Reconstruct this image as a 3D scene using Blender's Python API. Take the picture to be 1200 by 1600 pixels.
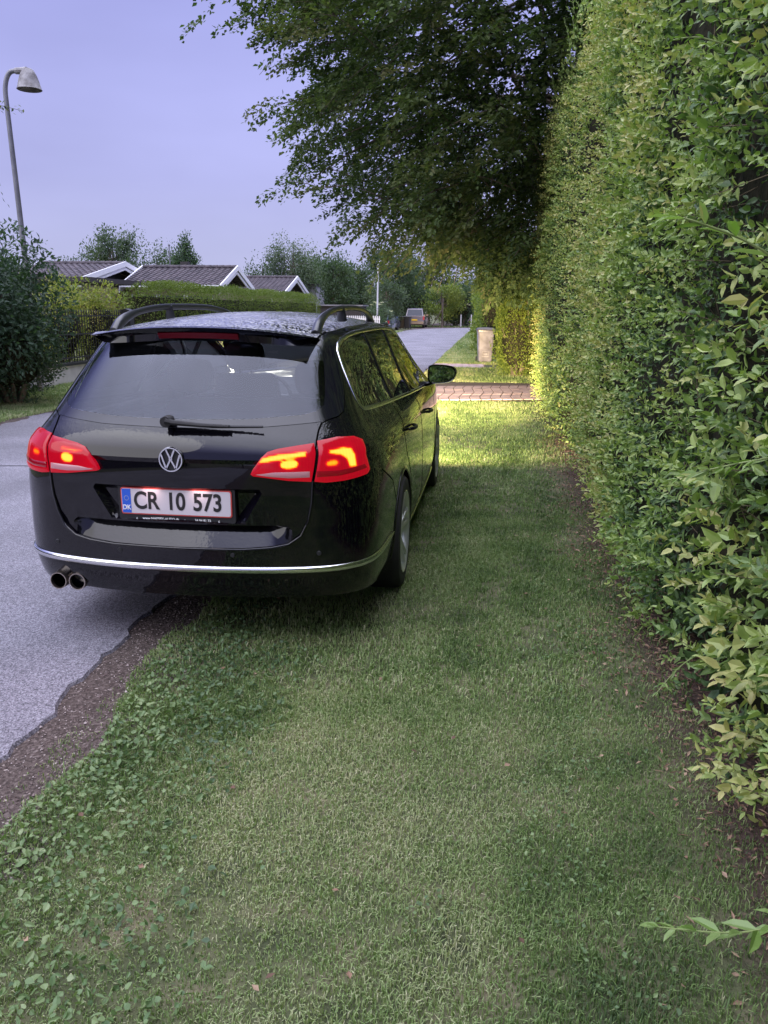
import bpy, math, random
import numpy as np
from mathutils import Vector, Matrix, geometry
R = math.radians
PI = math.pi
random.seed(7)
rng = np.random.default_rng(7)
scene = bpy.context.scene
for o in list(bpy.data.objects):
    bpy.data.objects.remove(o, do_unlink=True)

# ------------------------------------------------------------------ camera
CAM_H, PITCH, YAW, ROLL, FPX = 1.533, 0.246, 0.128, 0.0095, 1260.0
cd = bpy.data.cameras.new('camera')
cam = bpy.data.objects.new('camera', cd)
scene.collection.objects.link(cam)
fw = Vector((-math.sin(YAW)*math.cos(PITCH), math.cos(YAW)*math.cos(PITCH), -math.sin(PITCH)))
rt = Vector((math.cos(YAW), math.sin(YAW), 0)); up = rt.cross(fw)
r2 = math.cos(ROLL)*rt + math.sin(ROLL)*up; u2 = -math.sin(ROLL)*rt + math.cos(ROLL)*up
cam.matrix_world = Matrix(((r2.x, u2.x, -fw.x, 0), (r2.y, u2.y, -fw.y, 0), (r2.z, u2.z, -fw.z, CAM_H), (0, 0, 0, 1)))
cd.sensor_fit = 'VERTICAL'; cd.sensor_height = 36.0; cd.lens = 36.0*FPX/1600.0
cd.clip_start = 0.02; cd.clip_end = 2000
scene.camera = cam
scene.render.resolution_x = 768; scene.render.resolution_y = 1024

# ------------------------------------------------------------------ sky: overcast dusk
SUN_EL, SUN_ROT = R(32), R(250)
w = bpy.data.worlds.new('World'); scene.world = w; w.use_nodes = True
nt = w.node_tree; nt.nodes.clear()
def N(nt, t, **k):
    n = nt.nodes.new(t)
    for a, b in k.items(): setattr(n, a, b)
    return n
out = N(nt, 'ShaderNodeOutputWorld'); bg = N(nt, 'ShaderNodeBackground')
sky = N(nt, 'ShaderNodeTexSky'); sky.sky_type = 'NISHITA'; sky.sun_disc = False
sky.sun_elevation = R(3); sky.sun_rotation = SUN_ROT
tc = N(nt, 'ShaderNodeTexCoord'); sx = N(nt, 'ShaderNodeSeparateXYZ')
nt.links.new(tc.outputs['Generated'], sx.inputs[0])
cr = N(nt, 'ShaderNodeValToRGB'); e = cr.color_ramp.elements
# cloud deck: radiance by elevation (CIE overcast: zenith about three times the horizon)
stops = ((0.0, (.56, .58, .83)), (.14, (.46, .48, .84)), (.42, (.37, .395, .86)), (.55, (.44, .46, .93)), (.74, (.77, .79, 1.0)), (1.0, (.82, .83, 1)))
for _ in range(len(stops)-2): e.new(.5)
for el, (pos, col) in zip(e, stops): el.position = pos; el.color = (*col, 1)
nt.links.new(sx.outputs['Z'], cr.inputs[0])
gain = N(nt, 'ShaderNodeMapRange'); gain.inputs[1].default_value = .50; gain.inputs[2].default_value = .85
gain.inputs[3].default_value = 10.0; gain.inputs[4].default_value = 48.0
nt.links.new(sx.outputs['Z'], gain.inputs[0])
noi = N(nt, 'ShaderNodeTexNoise'); noi.inputs['Scale'].default_value = 1.7; noi.inputs['Detail'].default_value = 4
mp = N(nt, 'ShaderNodeMapping'); mp.inputs['Scale'].default_value = (1, 1, 3)
nt.links.new(tc.outputs['Generated'], mp.inputs[0]); nt.links.new(mp.outputs[0], noi.inputs['Vector'])
mr = N(nt, 'ShaderNodeMapRange'); mr.inputs[1].default_value = .3; mr.inputs[2].default_value = .7; mr.inputs[3].default_value = .85; mr.inputs[4].default_value = 1.12
nt.links.new(noi.outputs['Fac'], mr.inputs[0])
mul = N(nt, 'ShaderNodeMath', operation='MULTIPLY'); nt.links.new(gain.outputs[0], mul.inputs[0]); nt.links.new(mr.outputs[0], mul.inputs[1])
vs = N(nt, 'ShaderNodeVectorMath', operation='SCALE'); nt.links.new(cr.outputs[0], vs.inputs[0]); nt.links.new(mul.outputs[0], vs.inputs['Scale'])
mx = N(nt, 'ShaderNodeMixRGB'); mx.inputs[0].default_value = .9985
nt.links.new(sky.outputs[0], mx.inputs[1]); nt.links.new(vs.outputs[0], mx.inputs[2])
nt.links.new(mx.outputs[0], bg.inputs[0]); bg.inputs[1].default_value = 0.10
nt.links.new(bg.outputs[0], out.inputs[0])

sd = bpy.data.lights.new('sun', 'SUN'); sd.energy = 1.4; sd.angle = R(50); sd.color = (1, .97, .88)
sun = bpy.data.objects.new('sun', sd); scene.collection.objects.link(sun)
sun.rotation_euler = (R(58), 0, -R(50) )      # from behind left of the camera
scene.view_settings.view_transform = 'Standard'; scene.view_settings.look = 'None'
scene.view_settings.exposure = 0.0; scene.view_settings.gamma = 1.0
scene.render.engine = 'CYCLES'; scene.cycles.sample_clamp_indirect = 3.0; scene.cycles.blur_glossy = 1.0

# ------------------------------------------------------------------ helpers
def link(o): scene.collection.objects.link(o); return o
def tag(o, label=None, cat=None, group=None, kind=None):
    if label: o['label'] = label
    if cat: o['category'] = cat
    if group: o['group'] = group
    if kind: o['kind'] = kind
    return o
def empty(name, loc=(0, 0, 0), rz=0):
    o = bpy.data.objects.new(name, None); o.location = loc; o.rotation_euler = (0, 0, rz); o.empty_display_size = .1
    return link(o)
def mesh_ob(name, V, F, mat, parent=None, smooth=True, attr=None, sharp=None, mats=None, fmat=None):
    me = bpy.data.meshes.new(name)
    V = np.asarray(V, dtype=np.float32)
    if isinstance(F, np.ndarray):
        n, k = F.shape
        me.vertices.add(len(V)); me.vertices.foreach_set('co', V.ravel())
        me.loops.add(n*k); me.loops.foreach_set('vertex_index', F.astype(np.int32).ravel())
        me.polygons.add(n); me.polygons.foreach_set('loop_start', np.arange(0, n*k, k, dtype=np.int32))
        me.update(calc_edges=True)
    else:
        me.from_pydata([tuple(map(float, v)) for v in V], [], [tuple(map(int, f)) for f in F])
        me.update()
    for m in (mats or [mat]): me.materials.append(m)
    if fmat is not None: me.polygons.foreach_set('material_index', np.asarray(fmat, dtype=np.int32))
    me.polygons.foreach_set('use_smooth', np.full(len(me.polygons), bool(smooth)))
    if sharp is not None: me.set_sharp_from_angle(angle=R(sharp))
    if attr is not None:
        a = me.attributes.new('rnd', 'FLOAT', 'POINT'); a.data.foreach_set('value', np.asarray(attr, dtype=np.float32))
    o = bpy.data.objects.new(name, me); o.parent = parent
    return link(o)
class MB:
    def __init__(s): s.V = []; s.F = []; s.M = []
    def add(s, V, F, m=0):
        b = len(s.V); s.V += [tuple(v) for v in V]; s.F += [tuple(i+b for i in f) for f in F]; s.M += [m]*len(F); return s
    def box(s, x0, x1, y0, y1, z0, z1, m=0):
        V = [(x, y, z) for z in (z0, z1) for y in (y0, y1) for x in (x0, x1)]
        return s.add(V, [(0, 2, 3, 1), (4, 5, 7, 6), (0, 1, 5, 4), (2, 6, 7, 3), (0, 4, 6, 2), (1, 3, 7, 5)], m)
    def tube(s, pts, rad, n=8, m=0, cap=True, sq=(1, 1)):
        pts = [Vector(p) for p in pts]
        if not hasattr(rad, '__len__'): rad = [rad]*len(pts)
        V = []; F = []
        u = None
        for i, p in enumerate(pts):
            t = (pts[min(i+1, len(pts)-1)] - pts[max(i-1, 0)]).normalized()
            if u is None:
                a = Vector((0, 0, 1)) if abs(t.z) < .9 else Vector((1, 0, 0)); u = t.cross(a).normalized()
            else: u = (u - t*u.dot(t)).normalized()
            v = t.cross(u)
            for k in range(n):
                an = 2*PI*k/n; V.append(p + (u*math.cos(an)*sq[0] + v*math.sin(an)*sq[1])*rad[i])
        for i in range(len(pts)-1):
            for k in range(n):
                F.append((i*n+k, i*n+(k+1) % n, (i+1)*n+(k+1) % n, (i+1)*n+k))
        if cap: F.append(tuple(range(n-1, -1, -1))); F.append(tuple((len(pts)-1)*n+k for k in range(n)))
        return s.add(V, F, m)
    def lathe(s, prof, c=(0, 0, 0), axis='z', n=32, m=0):
        V = []; F = []; k = len(prof)
        for i in range(n):
            an = 2*PI*i/n; ca, sa = math.cos(an), math.sin(an)
            for r, h in prof:
                if axis == 'z': V.append((c[0]+r*ca, c[1]+r*sa, c[2]+h))
                elif axis == 'x': V.append((c[0]+h, c[1]+r*ca, c[2]+r*sa))
                else: V.append((c[0]+r*sa, c[1]+h, c[2]+r*ca))
        for i in range(n):
            for j in range(k-1):
                a = i*k+j; b = ((i+1) % n)*k+j; F.append((a, b, b+1, a+1))
        return s.add(V, F, m)
    def prism(s, poly, h0, h1, axis='y', m=0):
        n = len(poly)
        def P(a, b, h): return (a, h, b) if axis == 'y' else ((h, a, b) if axis == 'x' else (a, b, h))
        V = [P(a, b, h0) for a, b in poly] + [P(a, b, h1) for a, b in poly]
        F = [tuple(range(n)), tuple(range(2*n-1, n-1, -1))] + [(i, i+n, (i+1) % n+n, (i+1) % n) for i in range(n)]
        return s.add(V, F, m)
    def build(s, name, mat, parent=None, smooth=True, sharp=35, mats=None):
        return mesh_ob(name, s.V, s.F, mat, parent, smooth, sharp=sharp if smooth else None, mats=mats, fmat=s.M if mats else None)

def pmat(name, col, rough=.5, metal=0, spec=.5, coat=0, coat_r=.03, emit=None, es=1, alpha=None):
    m = bpy.data.materials.new(name); m.use_nodes = True
    b = m.node_tree.nodes['Principled BSDF']
    b.inputs['Base Color'].default_value = (*col, 1); b.inputs['Roughness'].default_value = rough
    b.inputs['Metallic'].default_value = metal; b.inputs['Specular IOR Level'].default_value = spec
    b.inputs['Coat Weight'].default_value = coat; b.inputs['Coat Roughness'].default_value = coat_r
    if emit: b.inputs['Emission Color'].default_value = (*emit, 1); b.inputs['Emission Strength'].default_value = es
    return m
def noisy(m, c1, c2, scale=8, detail=5, bump=0, bscale=None, lo=.35, hi=.65, vec='Object', stretch=None):
    """mottle a material's base colour and give it a bump"""
    nt = m.node_tree; b = nt.nodes['Principled BSDF']
    tc = N(nt, 'ShaderNodeTexCoord'); no = N(nt, 'ShaderNodeTexNoise'); no.inputs['Scale'].default_value = scale; no.inputs['Detail'].default_value = detail
    src = tc.outputs[vec]
    if stretch:
        mp = N(nt, 'ShaderNodeMapping'); mp.inputs['Scale'].default_value = stretch; nt.links.new(src, mp.inputs[0]); src = mp.outputs[0]
    nt.links.new(src, no.inputs['Vector'])
    r = N(nt, 'ShaderNodeValToRGB'); r.color_ramp.elements[0].position = lo; r.color_ramp.elements[1].position = hi
    r.color_ramp.elements[0].color = (*c1, 1); r.color_ramp.elements[1].color = (*c2, 1)
    nt.links.new(no.outputs['Fac'], r.inputs[0]); nt.links.new(r.outputs[0], b.inputs['Base Color'])
    if bump:
        n2 = N(nt, 'ShaderNodeTexNoise'); n2.inputs['Scale'].default_value = bscale or scale*4; n2.inputs['Detail'].default_value = 6
        nt.links.new(src, n2.inputs['Vector'])
        bp = N(nt, 'ShaderNodeBump'); bp.inputs['Strength'].default_value = bump; bp.inputs['Distance'].default_value = .02
        nt.links.new(n2.outputs['Fac'], bp.inputs['Height']); nt.links.new(bp.outputs[0], b.inputs['Normal'])
    return m
def leafmat(name, cols, rough=.5, transl=.35, spec=.3):
    m = bpy.data.materials.new(name); m.use_nodes = True; nt = m.node_tree
    b = nt.nodes['Principled BSDF']; o = nt.nodes['Material Output']
    at = N(nt, 'ShaderNodeAttribute'); at.attribute_name = 'rnd'
    r = N(nt, 'ShaderNodeValToRGB'); el = r.color_ramp.elements
    n = len(cols)
    for _ in range(n-2): el.new(.5)
    for i, c in enumerate(cols): el[i].position = i/(n-1); el[i].color = (*c, 1)
    nt.links.new(at.outputs['Fac'], r.inputs[0]); nt.links.new(r.outputs[0], b.inputs['Base Color'])
    b.inputs['Roughness'].default_value = rough; b.inputs['Specular IOR Level'].default_value = spec
    t = N(nt, 'ShaderNodeBsdfTranslucent')
    mxc = N(nt, 'ShaderNodeMixRGB', blend_type='MULTIPLY'); mxc.inputs[0].default_value = 1; mxc.inputs[2].default_value = (1.25, 1.5, .6, 1)
    nt.links.new(r.outputs[0], mxc.inputs[1]); nt.links.new(mxc.outputs[0], t.inputs[0])
    mix = N(nt, 'ShaderNodeMixShader'); mix.inputs[0].default_value = transl
    nt.links.new(b.outputs[0], mix.inputs[1]); nt.links.new(t.outputs[0], mix.inputs[2]); nt.links.new(mix.outputs[0], o.inputs[0])
    return m
def unit(a): return a/np.maximum(np.linalg.norm(a, axis=-1, keepdims=True), 1e-9)
def wob(P, s=1.0, seed=0):
    """smooth pseudo noise, about -1..1"""
    r = np.random.default_rng(seed+11); v = np.zeros(len(P))
    for k in range(7):
        d = r.normal(size=3); f = s*(.7+.5*k); v += np.sin(P@unit(d)*f*2.2 + r.uniform(0, 6.28))/(1+.45*k)
    return v/2.3
T_FAR = (np.array([(0, 0, 0), (.45, .5, .07), (1, 0, -.03), (.45, -.5, .07)], float), np.array([(0, 2, 1), (0, 3, 2)]))
T_NEAR = (np.array([(0, 0, 0), (.32, 0, -.03), (.70, 0, -.05), (.30, .46, .05), (.68, .36, .02), (.30, -.46, .05), (.68, -.36, .02), (1, 0, -.13)], float),
          np.array([(0, 1, 3), (0, 5, 1), (1, 2, 4), (1, 4, 3), (1, 5, 6), (1, 6, 2), (2, 7, 4), (2, 6, 7)]))
def leaves(P, A, Nn, L, W, tmpl=T_FAR):
    A = unit(A); Nn = unit(Nn - A*np.sum(Nn*A, -1, keepdims=True)); B = np.cross(Nn, A)
    T, F = tmpl; n = len(P); k = len(T)
    V = P[:, None, :] + T[None, :, 0, None]*(A*L[:, None])[:, None, :] + T[None, :, 1, None]*(B*W[:, None])[:, None, :] + T[None, :, 2, None]*(Nn*L[:, None])[:, None, :]
    return V.reshape(-1, 3), (F[None]+(np.arange(n)*k)[:, None, None]).reshape(-1, 3), k
class Leafer:
    def __init__(s): s.V = []; s.F = []; s.C = []; s.n = 0
    def add(s, P, A, Nn, L, W, c, tmpl=T_FAR):
        if len(P) == 0: return
        V, F, k = leaves(P, A, Nn, L, W, tmpl)
        s.V.append(V); s.F.append(F+s.n); s.C.append(np.repeat(c, k)); s.n += len(V)
    def build(s, name, mat, parent=None, smooth=False):
        return mesh_ob(name, np.concatenate(s.V), np.concatenate(s.F), mat, parent, smooth, attr=np.clip(np.concatenate(s.C), 0, 1))

# ------------------------------------------------------------------ materials
M = {}
M['bark'] = noisy(pmat('bark', (.1, .08, .06), .9), (.05, .04, .03), (.16, .13, .10), 6, bump=.6, stretch=(1, 1, .2))
M['twig'] = noisy(pmat('twig', (.14, .11, .07), .8), (.08, .06, .04), (.2, .16, .1), 20)
M['tree_leaf'] = leafmat('tree_leaf', [(.03, .055, .022), (.06, .10, .034), (.105, .145, .05), (.18, .185, .09)], .55)
M['hedge_leaf'] = leafmat('hedge_leaf', [(.04, .082, .036), (.10, .175, .062), (.20, .30, .085), (.33, .42, .13), (.45, .43, .17)], .42, .25, .45)
M['lit_leaf'] = leafmat('shrub_leaf', [(.05, .09, .02), (.11, .17, .03), (.18, .22, .04)], .5)
M['dark_leaf'] = leafmat('dark_leaf', [(.03, .058, .036), (.05, .088, .052), (.08, .125, .07)], .45)
M['far_leaf'] = leafmat('far_leaf', [(.035, .06, .035), (.055, .09, .05), (.085, .12, .06)], .6)
M['grey_leaf'] = leafmat('grey_leaf', [(.05, .08, .055), (.085, .12, .08), (.13, .16, .10)], .6)
M['yellow_leaf'] = leafmat('yellow_leaf', [(.10, .15, .04), (.25, .28, .06), (.42, .34, .12)], .45)
M['clip_leaf'] = leafmat('clip_leaf', [(.06, .09, .018), (.10, .14, .026), (.15, .19, .04)], .6)
M['blossom'] = leafmat('blossom', [(.55, .52, .42), (.75, .72, .62)], .6)
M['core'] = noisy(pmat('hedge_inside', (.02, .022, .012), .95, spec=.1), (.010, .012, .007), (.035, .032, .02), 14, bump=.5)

# asphalt
def asphalt():
    m = pmat('asphalt', (.3, .3, .3), .62, spec=.5); nt = m.node_tree; b = nt.nodes['Principled BSDF']
    tc = N(nt, 'ShaderNodeTexCoord')
    v = N(nt, 'ShaderNodeTexVoronoi'); v.inputs['Scale'].default_value = 195; nt.links.new(tc.outputs['Object'], v.inputs['Vector'])
    bw = N(nt, 'ShaderNodeRGBToBW'); nt.links.new(v.outputs['Color'], bw.inputs[0])
    r = N(nt, 'ShaderNodeValToRGB'); el = r.color_ramp.elements
    el[0].position = .15; el[0].color = (.045, .042, .052, 1); el[1].position = .85; el[1].color = (.29, .28, .315, 1)
    x = el.new(.5); x.color = (.155, .148, .175, 1)
    nt.links.new(bw.outputs[0], r.inputs[0])
    n2 = N(nt, 'ShaderNodeTexNoise'); n2.inputs['Scale'].default_value = .9; n2.inputs['Detail'].default_value = 8; nt.links.new(tc.outputs['Object'], n2.inputs['Vector'])
    r2 = N(nt, 'ShaderNodeMapRange'); r2.inputs[1].default_value = .3; r2.inputs[2].default_value = .7; r2.inputs[3].default_value = .68; r2.inputs[4].default_value = 1.22
    nt.links.new(n2.outputs['Fac'], r2.inputs[0])
    sc = N(nt, 'ShaderNodeVectorMath', operation='SCALE'); nt.links.new(r.outputs[0], sc.inputs[0]); nt.links.new(r2.outputs[0], sc.inputs['Scale'])
    nt.links.new(sc.outputs[0], b.inputs['Base Color'])
    bp = N(nt, 'ShaderNodeBump'); bp.inputs['Strength'].default_value = .55; bp.inputs['Distance'].default_value = .004
    nt.links.new(v.outputs['Distance'], bp.inputs['Height']); nt.links.new(bp.outputs[0], b.inputs['Normal'])
    return m
M['asphalt'] = asphalt()
def soil():
    m = pmat('soil', (.1, .08, .06), .95, spec=.2); nt = m.node_tree; b = nt.nodes['Principled BSDF']
    tc = N(nt, 'ShaderNodeTexCoord'); sp = N(nt, 'ShaderNodeSeparateXYZ'); nt.links.new(tc.outputs['Object'], sp.inputs[0])
    def noise(s, d=6):
        n = N(nt, 'ShaderNodeTexNoise'); n.inputs['Scale'].default_value = s; n.inputs['Detail'].default_value = d; nt.links.new(tc.outputs['Object'], n.inputs['Vector']); return n
    def ramp(src, stops):
        r = N(nt, 'ShaderNodeValToRGB'); el = r.color_ramp.elements
        for _ in range(len(stops)-2): el.new(.5)
        for x, (p, c) in zip(el, stops): x.position = p; x.color = (*c, 1)
        nt.links.new(src, r.inputs[0]); return r
    green = ramp(noise(5).outputs['Fac'], [(.3, (.05, .06, .03)), (.5, (.09, .10, .05)), (.7, (.16, .14, .09))])
    vo = N(nt, 'ShaderNodeTexVoronoi'); vo.inputs['Scale'].default_value = 110; nt.links.new(tc.outputs['Object'], vo.inputs['Vector'])
    bw = N(nt, 'ShaderNodeRGBToBW'); nt.links.new(vo.outputs['Color'], bw.inputs[0])
    dirt = ramp(bw.outputs[0], [(.2, (.045, .035, .031)), (.6, (.085, .066, .058)), (.86, (.13, .105, .095)), (.95, (.36, .31, .28))])
    nz = noise(3)
    # distance from the road edge (x = -1.66), ragged
    a = N(nt, 'ShaderNodeMath', operation='MULTIPLY_ADD'); a.inputs[1].default_value = .5; nt.links.new(nz.outputs['Fac'], a.inputs[0])
    nt.links.new(sp.outputs['X'], a.inputs[2])
    mk = N(nt, 'ShaderNodeMapRange'); mk.inputs[1].default_value = -1.07; mk.inputs[2].default_value = -.95; mk.inputs[3].default_value = 1; mk.inputs[4].default_value = 0
    nt.links.new(a.outputs[0], mk.inputs[0])
    # left of the road the verge starts with soil as well
    mx = N(nt, 'ShaderNodeMixRGB'); nt.links.new(mk.outputs[0], mx.inputs[0]); nt.links.new(green.outputs[0], mx.inputs[1]); nt.links.new(dirt.outputs[0], mx.inputs[2])
    lf = N(nt, 'ShaderNodeMapRange'); lf.inputs[1].default_value = -6.9; lf.inputs[2].default_value = -6.7; nt.links.new(a.outputs[0], lf.inputs[0])
    lf.inputs[1].default_value = -6.45; lf.inputs[2].default_value = -6.3
    mx0 = N(nt, 'ShaderNodeMixRGB'); nt.links.new(lf.outputs[0], mx0.inputs[0]); nt.links.new(green.outputs[0], mx0.inputs[1]); nt.links.new(mx.outputs[0], mx0.inputs[2])
    # bare reddish litter under the right hand hedge
    h = N(nt, 'ShaderNodeMapRange'); h.inputs[1].default_value = .86; h.inputs[2].default_value = 1.08; nt.links.new(a.outputs[0], h.inputs[0])
    lit = ramp(noise(60).outputs['Fac'], [(.35, (.04, .03, .024)), (.6, (.09, .06, .05)), (.75, (.2, .13, .10))])
    mx2 = N(nt, 'ShaderNodeMixRGB'); nt.links.new(h.outputs[0], mx2.inputs[0]); nt.links.new(mx0.outputs[0], mx2.inputs[1]); nt.links.new(lit.outputs[0], mx2.inputs[2])
    nt.links.new(mx2.outputs[0], b.inputs['Base Color'])
    bp = N(nt, 'ShaderNodeBump'); bp.inputs['Strength'].default_value = .8; bp.inputs['Distance'].default_value = .02
    nt.links.new(noise(45, 8).outputs['Fac'], bp.inputs['Height']); nt.links.new(bp.outputs[0], b.inputs['Normal'])
    return m
M['soil'] = soil()

# ------------------------------------------------------------------ ground and roads
def sheet(name, V, F, mat, label=None):
    o = mesh_ob(name, V, F, mat, smooth=False); o['kind'] = 'structure'
    return o
g = 900
sheet('ground', [(-g, -g, 0), (g, -g, 0), (g, g, 0), (-g, g, 0)], [(0, 1, 2, 3)], M['soil'])
def ragged(y, a=.028, s=0): return a*(math.sin(y*3.1+s)+.6*math.sin(y*7.7+1.3+s)+.45*math.sin(y*17.3+s)+.3*math.sin(y*41+s))
ys = list(np.arange(-30, 14, .06)) + list(np.arange(14, 62, .7))
Lb = [(-6.40+ragged(y, .05, 2), y) for y in ys]; Rb = [(-1.665+ragged(y), y) for y in ys]
n0 = len(ys)
for t in np.linspace(0, 1, 14)[1:]:
    a = t*PI/2
    Lb.append((-6.4+8.0*(1-math.cos(a)), 62+13.5*math.sin(a))); Rb.append((-1.66+3.2*(1-math.cos(a)), 62+8.5*math.sin(a)))
Lb.append((60, 78)); Rb.append((60, 73))
V = []; F = []
for (a, b) in zip(Lb, Rb):
    i = len(V); V += [(a[0], a[1], .014), (b[0], b[1], .014), (a[0]-.02, a[1], -.02), (b[0]+.02, b[1], -.02)]
    if i:
        F += [(i-4, i-3, i+1, i), (i-3, i-1, i+3, i+1), (i-2, i-4, i, i+2)]
sheet('road', V, F, M['asphalt'])
# repaired joint that crosses the carriageway
crk = pmat('tar', (.03, .03, .035), .5)
mb = MB(); pts = [(-6.3+.25*i, 6.95+.16*i*.25+.02*math.sin(i*2.1), .0165) for i in range(19)]
for p, q in zip(pts, pts[1:]): mb.add([(p[0], p[1]-.014, p[2]), (q[0], q[1]-.014, q[2]), (q[0], q[1]+.014, q[2]), (p[0], p[1]+.014, p[2])], [(0, 1, 2, 3)])
o = mb.build('road_joint', crk, smooth=False); o['kind'] = 'structure'

# block paved drive
def paving(name, mat):
    pass
def paver_mat():
    m = pmat('paving', (.42, .35, .32), .8); nt = m.node_tree; b = nt.nodes['Principled BSDF']
    return noisy(m, (.34, .25, .25), (.50, .39, .39), 3, bump=.3, bscale=60)
M['paver'] = paver_mat()
M['joint'] = pmat('paving_joint', (.09, .07, .06), .95)
def pave(x0, x1, y0, y1, bw, bh, sl, name):
    """wavy interlocking blocks, each a slightly raised plate"""
    mb = MB(); rows = int((y1-y0)/bh)
    for r in range(rows):
        n = int((x1-x0)/bw)
        for c in range(n):
            xa = x0+c*bw; ya = y0+r*bh; g = .009; dz = .016+random.uniform(-.0015, .0015); wv = .035
            def X(x, t): return x + wv*(1 if (r % 2) else -1)*(0.5-abs(t-.5))*2
            def Y(x, y): return y + sl*(x-x0)
            k = 4; V = []
            for i in range(k+1): V.append((X(xa+g, i/k), Y(xa, ya+g+(bh-2*g)*i/k), dz))
            for i in range(k, -1, -1): V.append((X(xa+bw-g, i/k), Y(xa+bw, ya+g+(bh-2*g)*i/k), dz))
            n2 = len(V); V += [(a, b, -.01) for a, b, _ in V]
            F = [tuple(range(n2-1, -1, -1))] + [(i, i+n2, (i+1) % n2+n2, (i+1) % n2)[::-1] for i in range(n2)]
            F = [tuple(f) for f in F]
            mb.add(V, F)
    o = mb.build(name, M['paver'], smooth=False); o['kind'] = 'structure'
    s = mesh_ob(name+'_bed', [(x0, y0, .008), (x1, y0+sl*(x1-x0), .008), (x1, y1+sl*(x1-x0), .008), (x0, y1, .008)], [(0, 1, 2, 3)], M['joint'], smooth=False); s['kind'] = 'structure'
pave(-1.62, 5.2, 13.9, 17.5, .185, .90, .30, 'driveway')
pave(-1.60, -.15, 22.2, 24.2, .2, .2, .0, 'path')

# ------------------------------------------------------------------ THE ESTATE CAR
XC, YC = -1.338, 3.26
car = empty('estate_car', (XC, YC, 0))
tag(car, 'black wet estate car with lit tail lights parked half on the grass verge', 'car')
# spline tools
def cspline(xk, yk):
    xk = np.asarray(xk, float); yk = np.asarray(yk, float); n = len(xk); h = np.diff(xk)
    A = np.zeros((n, n)); r = np.zeros(n); A[0, 0] = A[-1, -1] = 1
    for i in range(1, n-1):
        A[i, i-1] = h[i-1]; A[i, i] = 2*(h[i-1]+h[i]); A[i, i+1] = h[i]
        r[i] = 3*((yk[i+1]-yk[i])/h[i]-(yk[i]-yk[i-1])/h[i-1])
    c = np.linalg.solve(A, r)
    def f(x):
        x = np.asarray(x, float); i = np.clip(np.searchsorted(xk, x)-1, 0, n-2); d = x-xk[i]
        b = (yk[i+1]-yk[i])/h[i]-h[i]*(2*c[i]+c[i+1])/3
        return yk[i]+b*d+c[i]*d*d+(c[i+1]-c[i])/(3*h[i])*d**3
    return f
def pch(xk, yk):
    """monotone cubic"""
    xk = np.asarray(xk, float); yk = np.asarray(yk, float); h = np.diff(xk); d = np.diff(yk)/h
    m = np.zeros(len(xk)); m[0] = d[0]; m[-1] = d[-1]
    for i in range(1, len(xk)-1):
        m[i] = 0 if d[i-1]*d[i] <= 0 else 2*d[i-1]*d[i]/(d[i-1]+d[i])
    def f(x):
        x = np.asarray(x, float); i = np.clip(np.searchsorted(xk, x)-1, 0, len(xk)-2); t = np.clip((x-xk[i])/h[i], -1, 2)
        return (2*t**3-3*t**2+1)*yk[i]+(t**3-2*t*t+t)*h[i]*m[i]+(-2*t**3+3*t*t)*yk[i+1]+(t**3-t*t)*h[i]*m[i+1]
    return f
plan = [(0, 0), (.2, .007), (.4, .030), (.55, .062), (.66, .100), (.745, .155), (.80, .218), (.838, .31), (.860, .45), (.876, .7), (.888, 1.1), (.899, 1.7), (.906, 2.4),
        (.905, 3.1), (.897, 3.7), (.875, 4.1), (.82, 4.4), (.70, 4.58), (.5, 4.69), (.25, 4.755), (0, 4.77)]
pl = np.array(plan); sk = np.r_[0, np.cumsum(np.hypot(*np.diff(pl, axis=0).T))]
PX = pch(sk, pl[:, 0]); PY = pch(sk, pl[:, 1]); SMAX = sk[-1]
PX, PY = cspline(sk, pl[:, 0]), cspline(sk, pl[:, 1])
TX = pch([.15, .22, .30, .41, .55, .70, .85, .925, .955, 1.0, 1.05, 1.10, 1.25, 1.34, 1.39, 1.42, 1.44, 1.452],
         [.93, .955, .985, .997, 1.0, .995, .978, .960, .938, .900, .866, .836, .760, .717, .688, .660, .625, .585])
YR = pch([.15, .22, .28, .36, .41, .50, .60, .70, .80, .90, .98, 1.05, 1.20, 1.36, 1.46],
         [.14, .09, .04, .012, .0, .000, .000, -.006, -.010, -.004, .028, .085, .215, .375, .50])
def WR(y):  # weight of the rear lean
    t = np.clip((y-.05)/1.35, 0, 1); return 1-t*t*(3-2*t)
def S(s, z):
    s = np.asarray(s, float); z = np.asarray(z, float)
    x0 = PX(s); y0 = PY(s); tx = TX(z)
    x = x0*tx; y = y0 + YR(z)*WR(y0)
    fr = np.clip((y0-3.9)/.9, 0, 1); y = y - fr*np.clip((z-.6)/.4, 0, 1)*.22
    return np.stack([x, y, np.broadcast_to(z, x.shape)], -1)
def Snorm(s, z, e=.004):
    a = S(s+e, z)-S(s-e, z); b = S(s, z+e)-S(s, z-e)
    return unit(np.cross(a, b))
sg = np.linspace(0, SMAX, 1600)
def sx_(x, z):   # s for a rear point
    X = S(sg, np.full_like(sg, z))[:, 0]; k = np.argmax(sg > 1.6); return float(np.interp(x, X[:k], sg[:k]))
def sy_(y, z):
    Y = S(sg, np.full_like(sg, z))[:, 1]; k0 = np.argmax(sg > .55); return float(np.interp(y, Y[k0:], sg[k0:]))
def rearpoly(p): return [(sx_(x, z) if x > 1e-6 else 0.0, z) for x, z in p]
def sidepoly(p): return [(sy_(y, z), z) for y, z in p]
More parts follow.
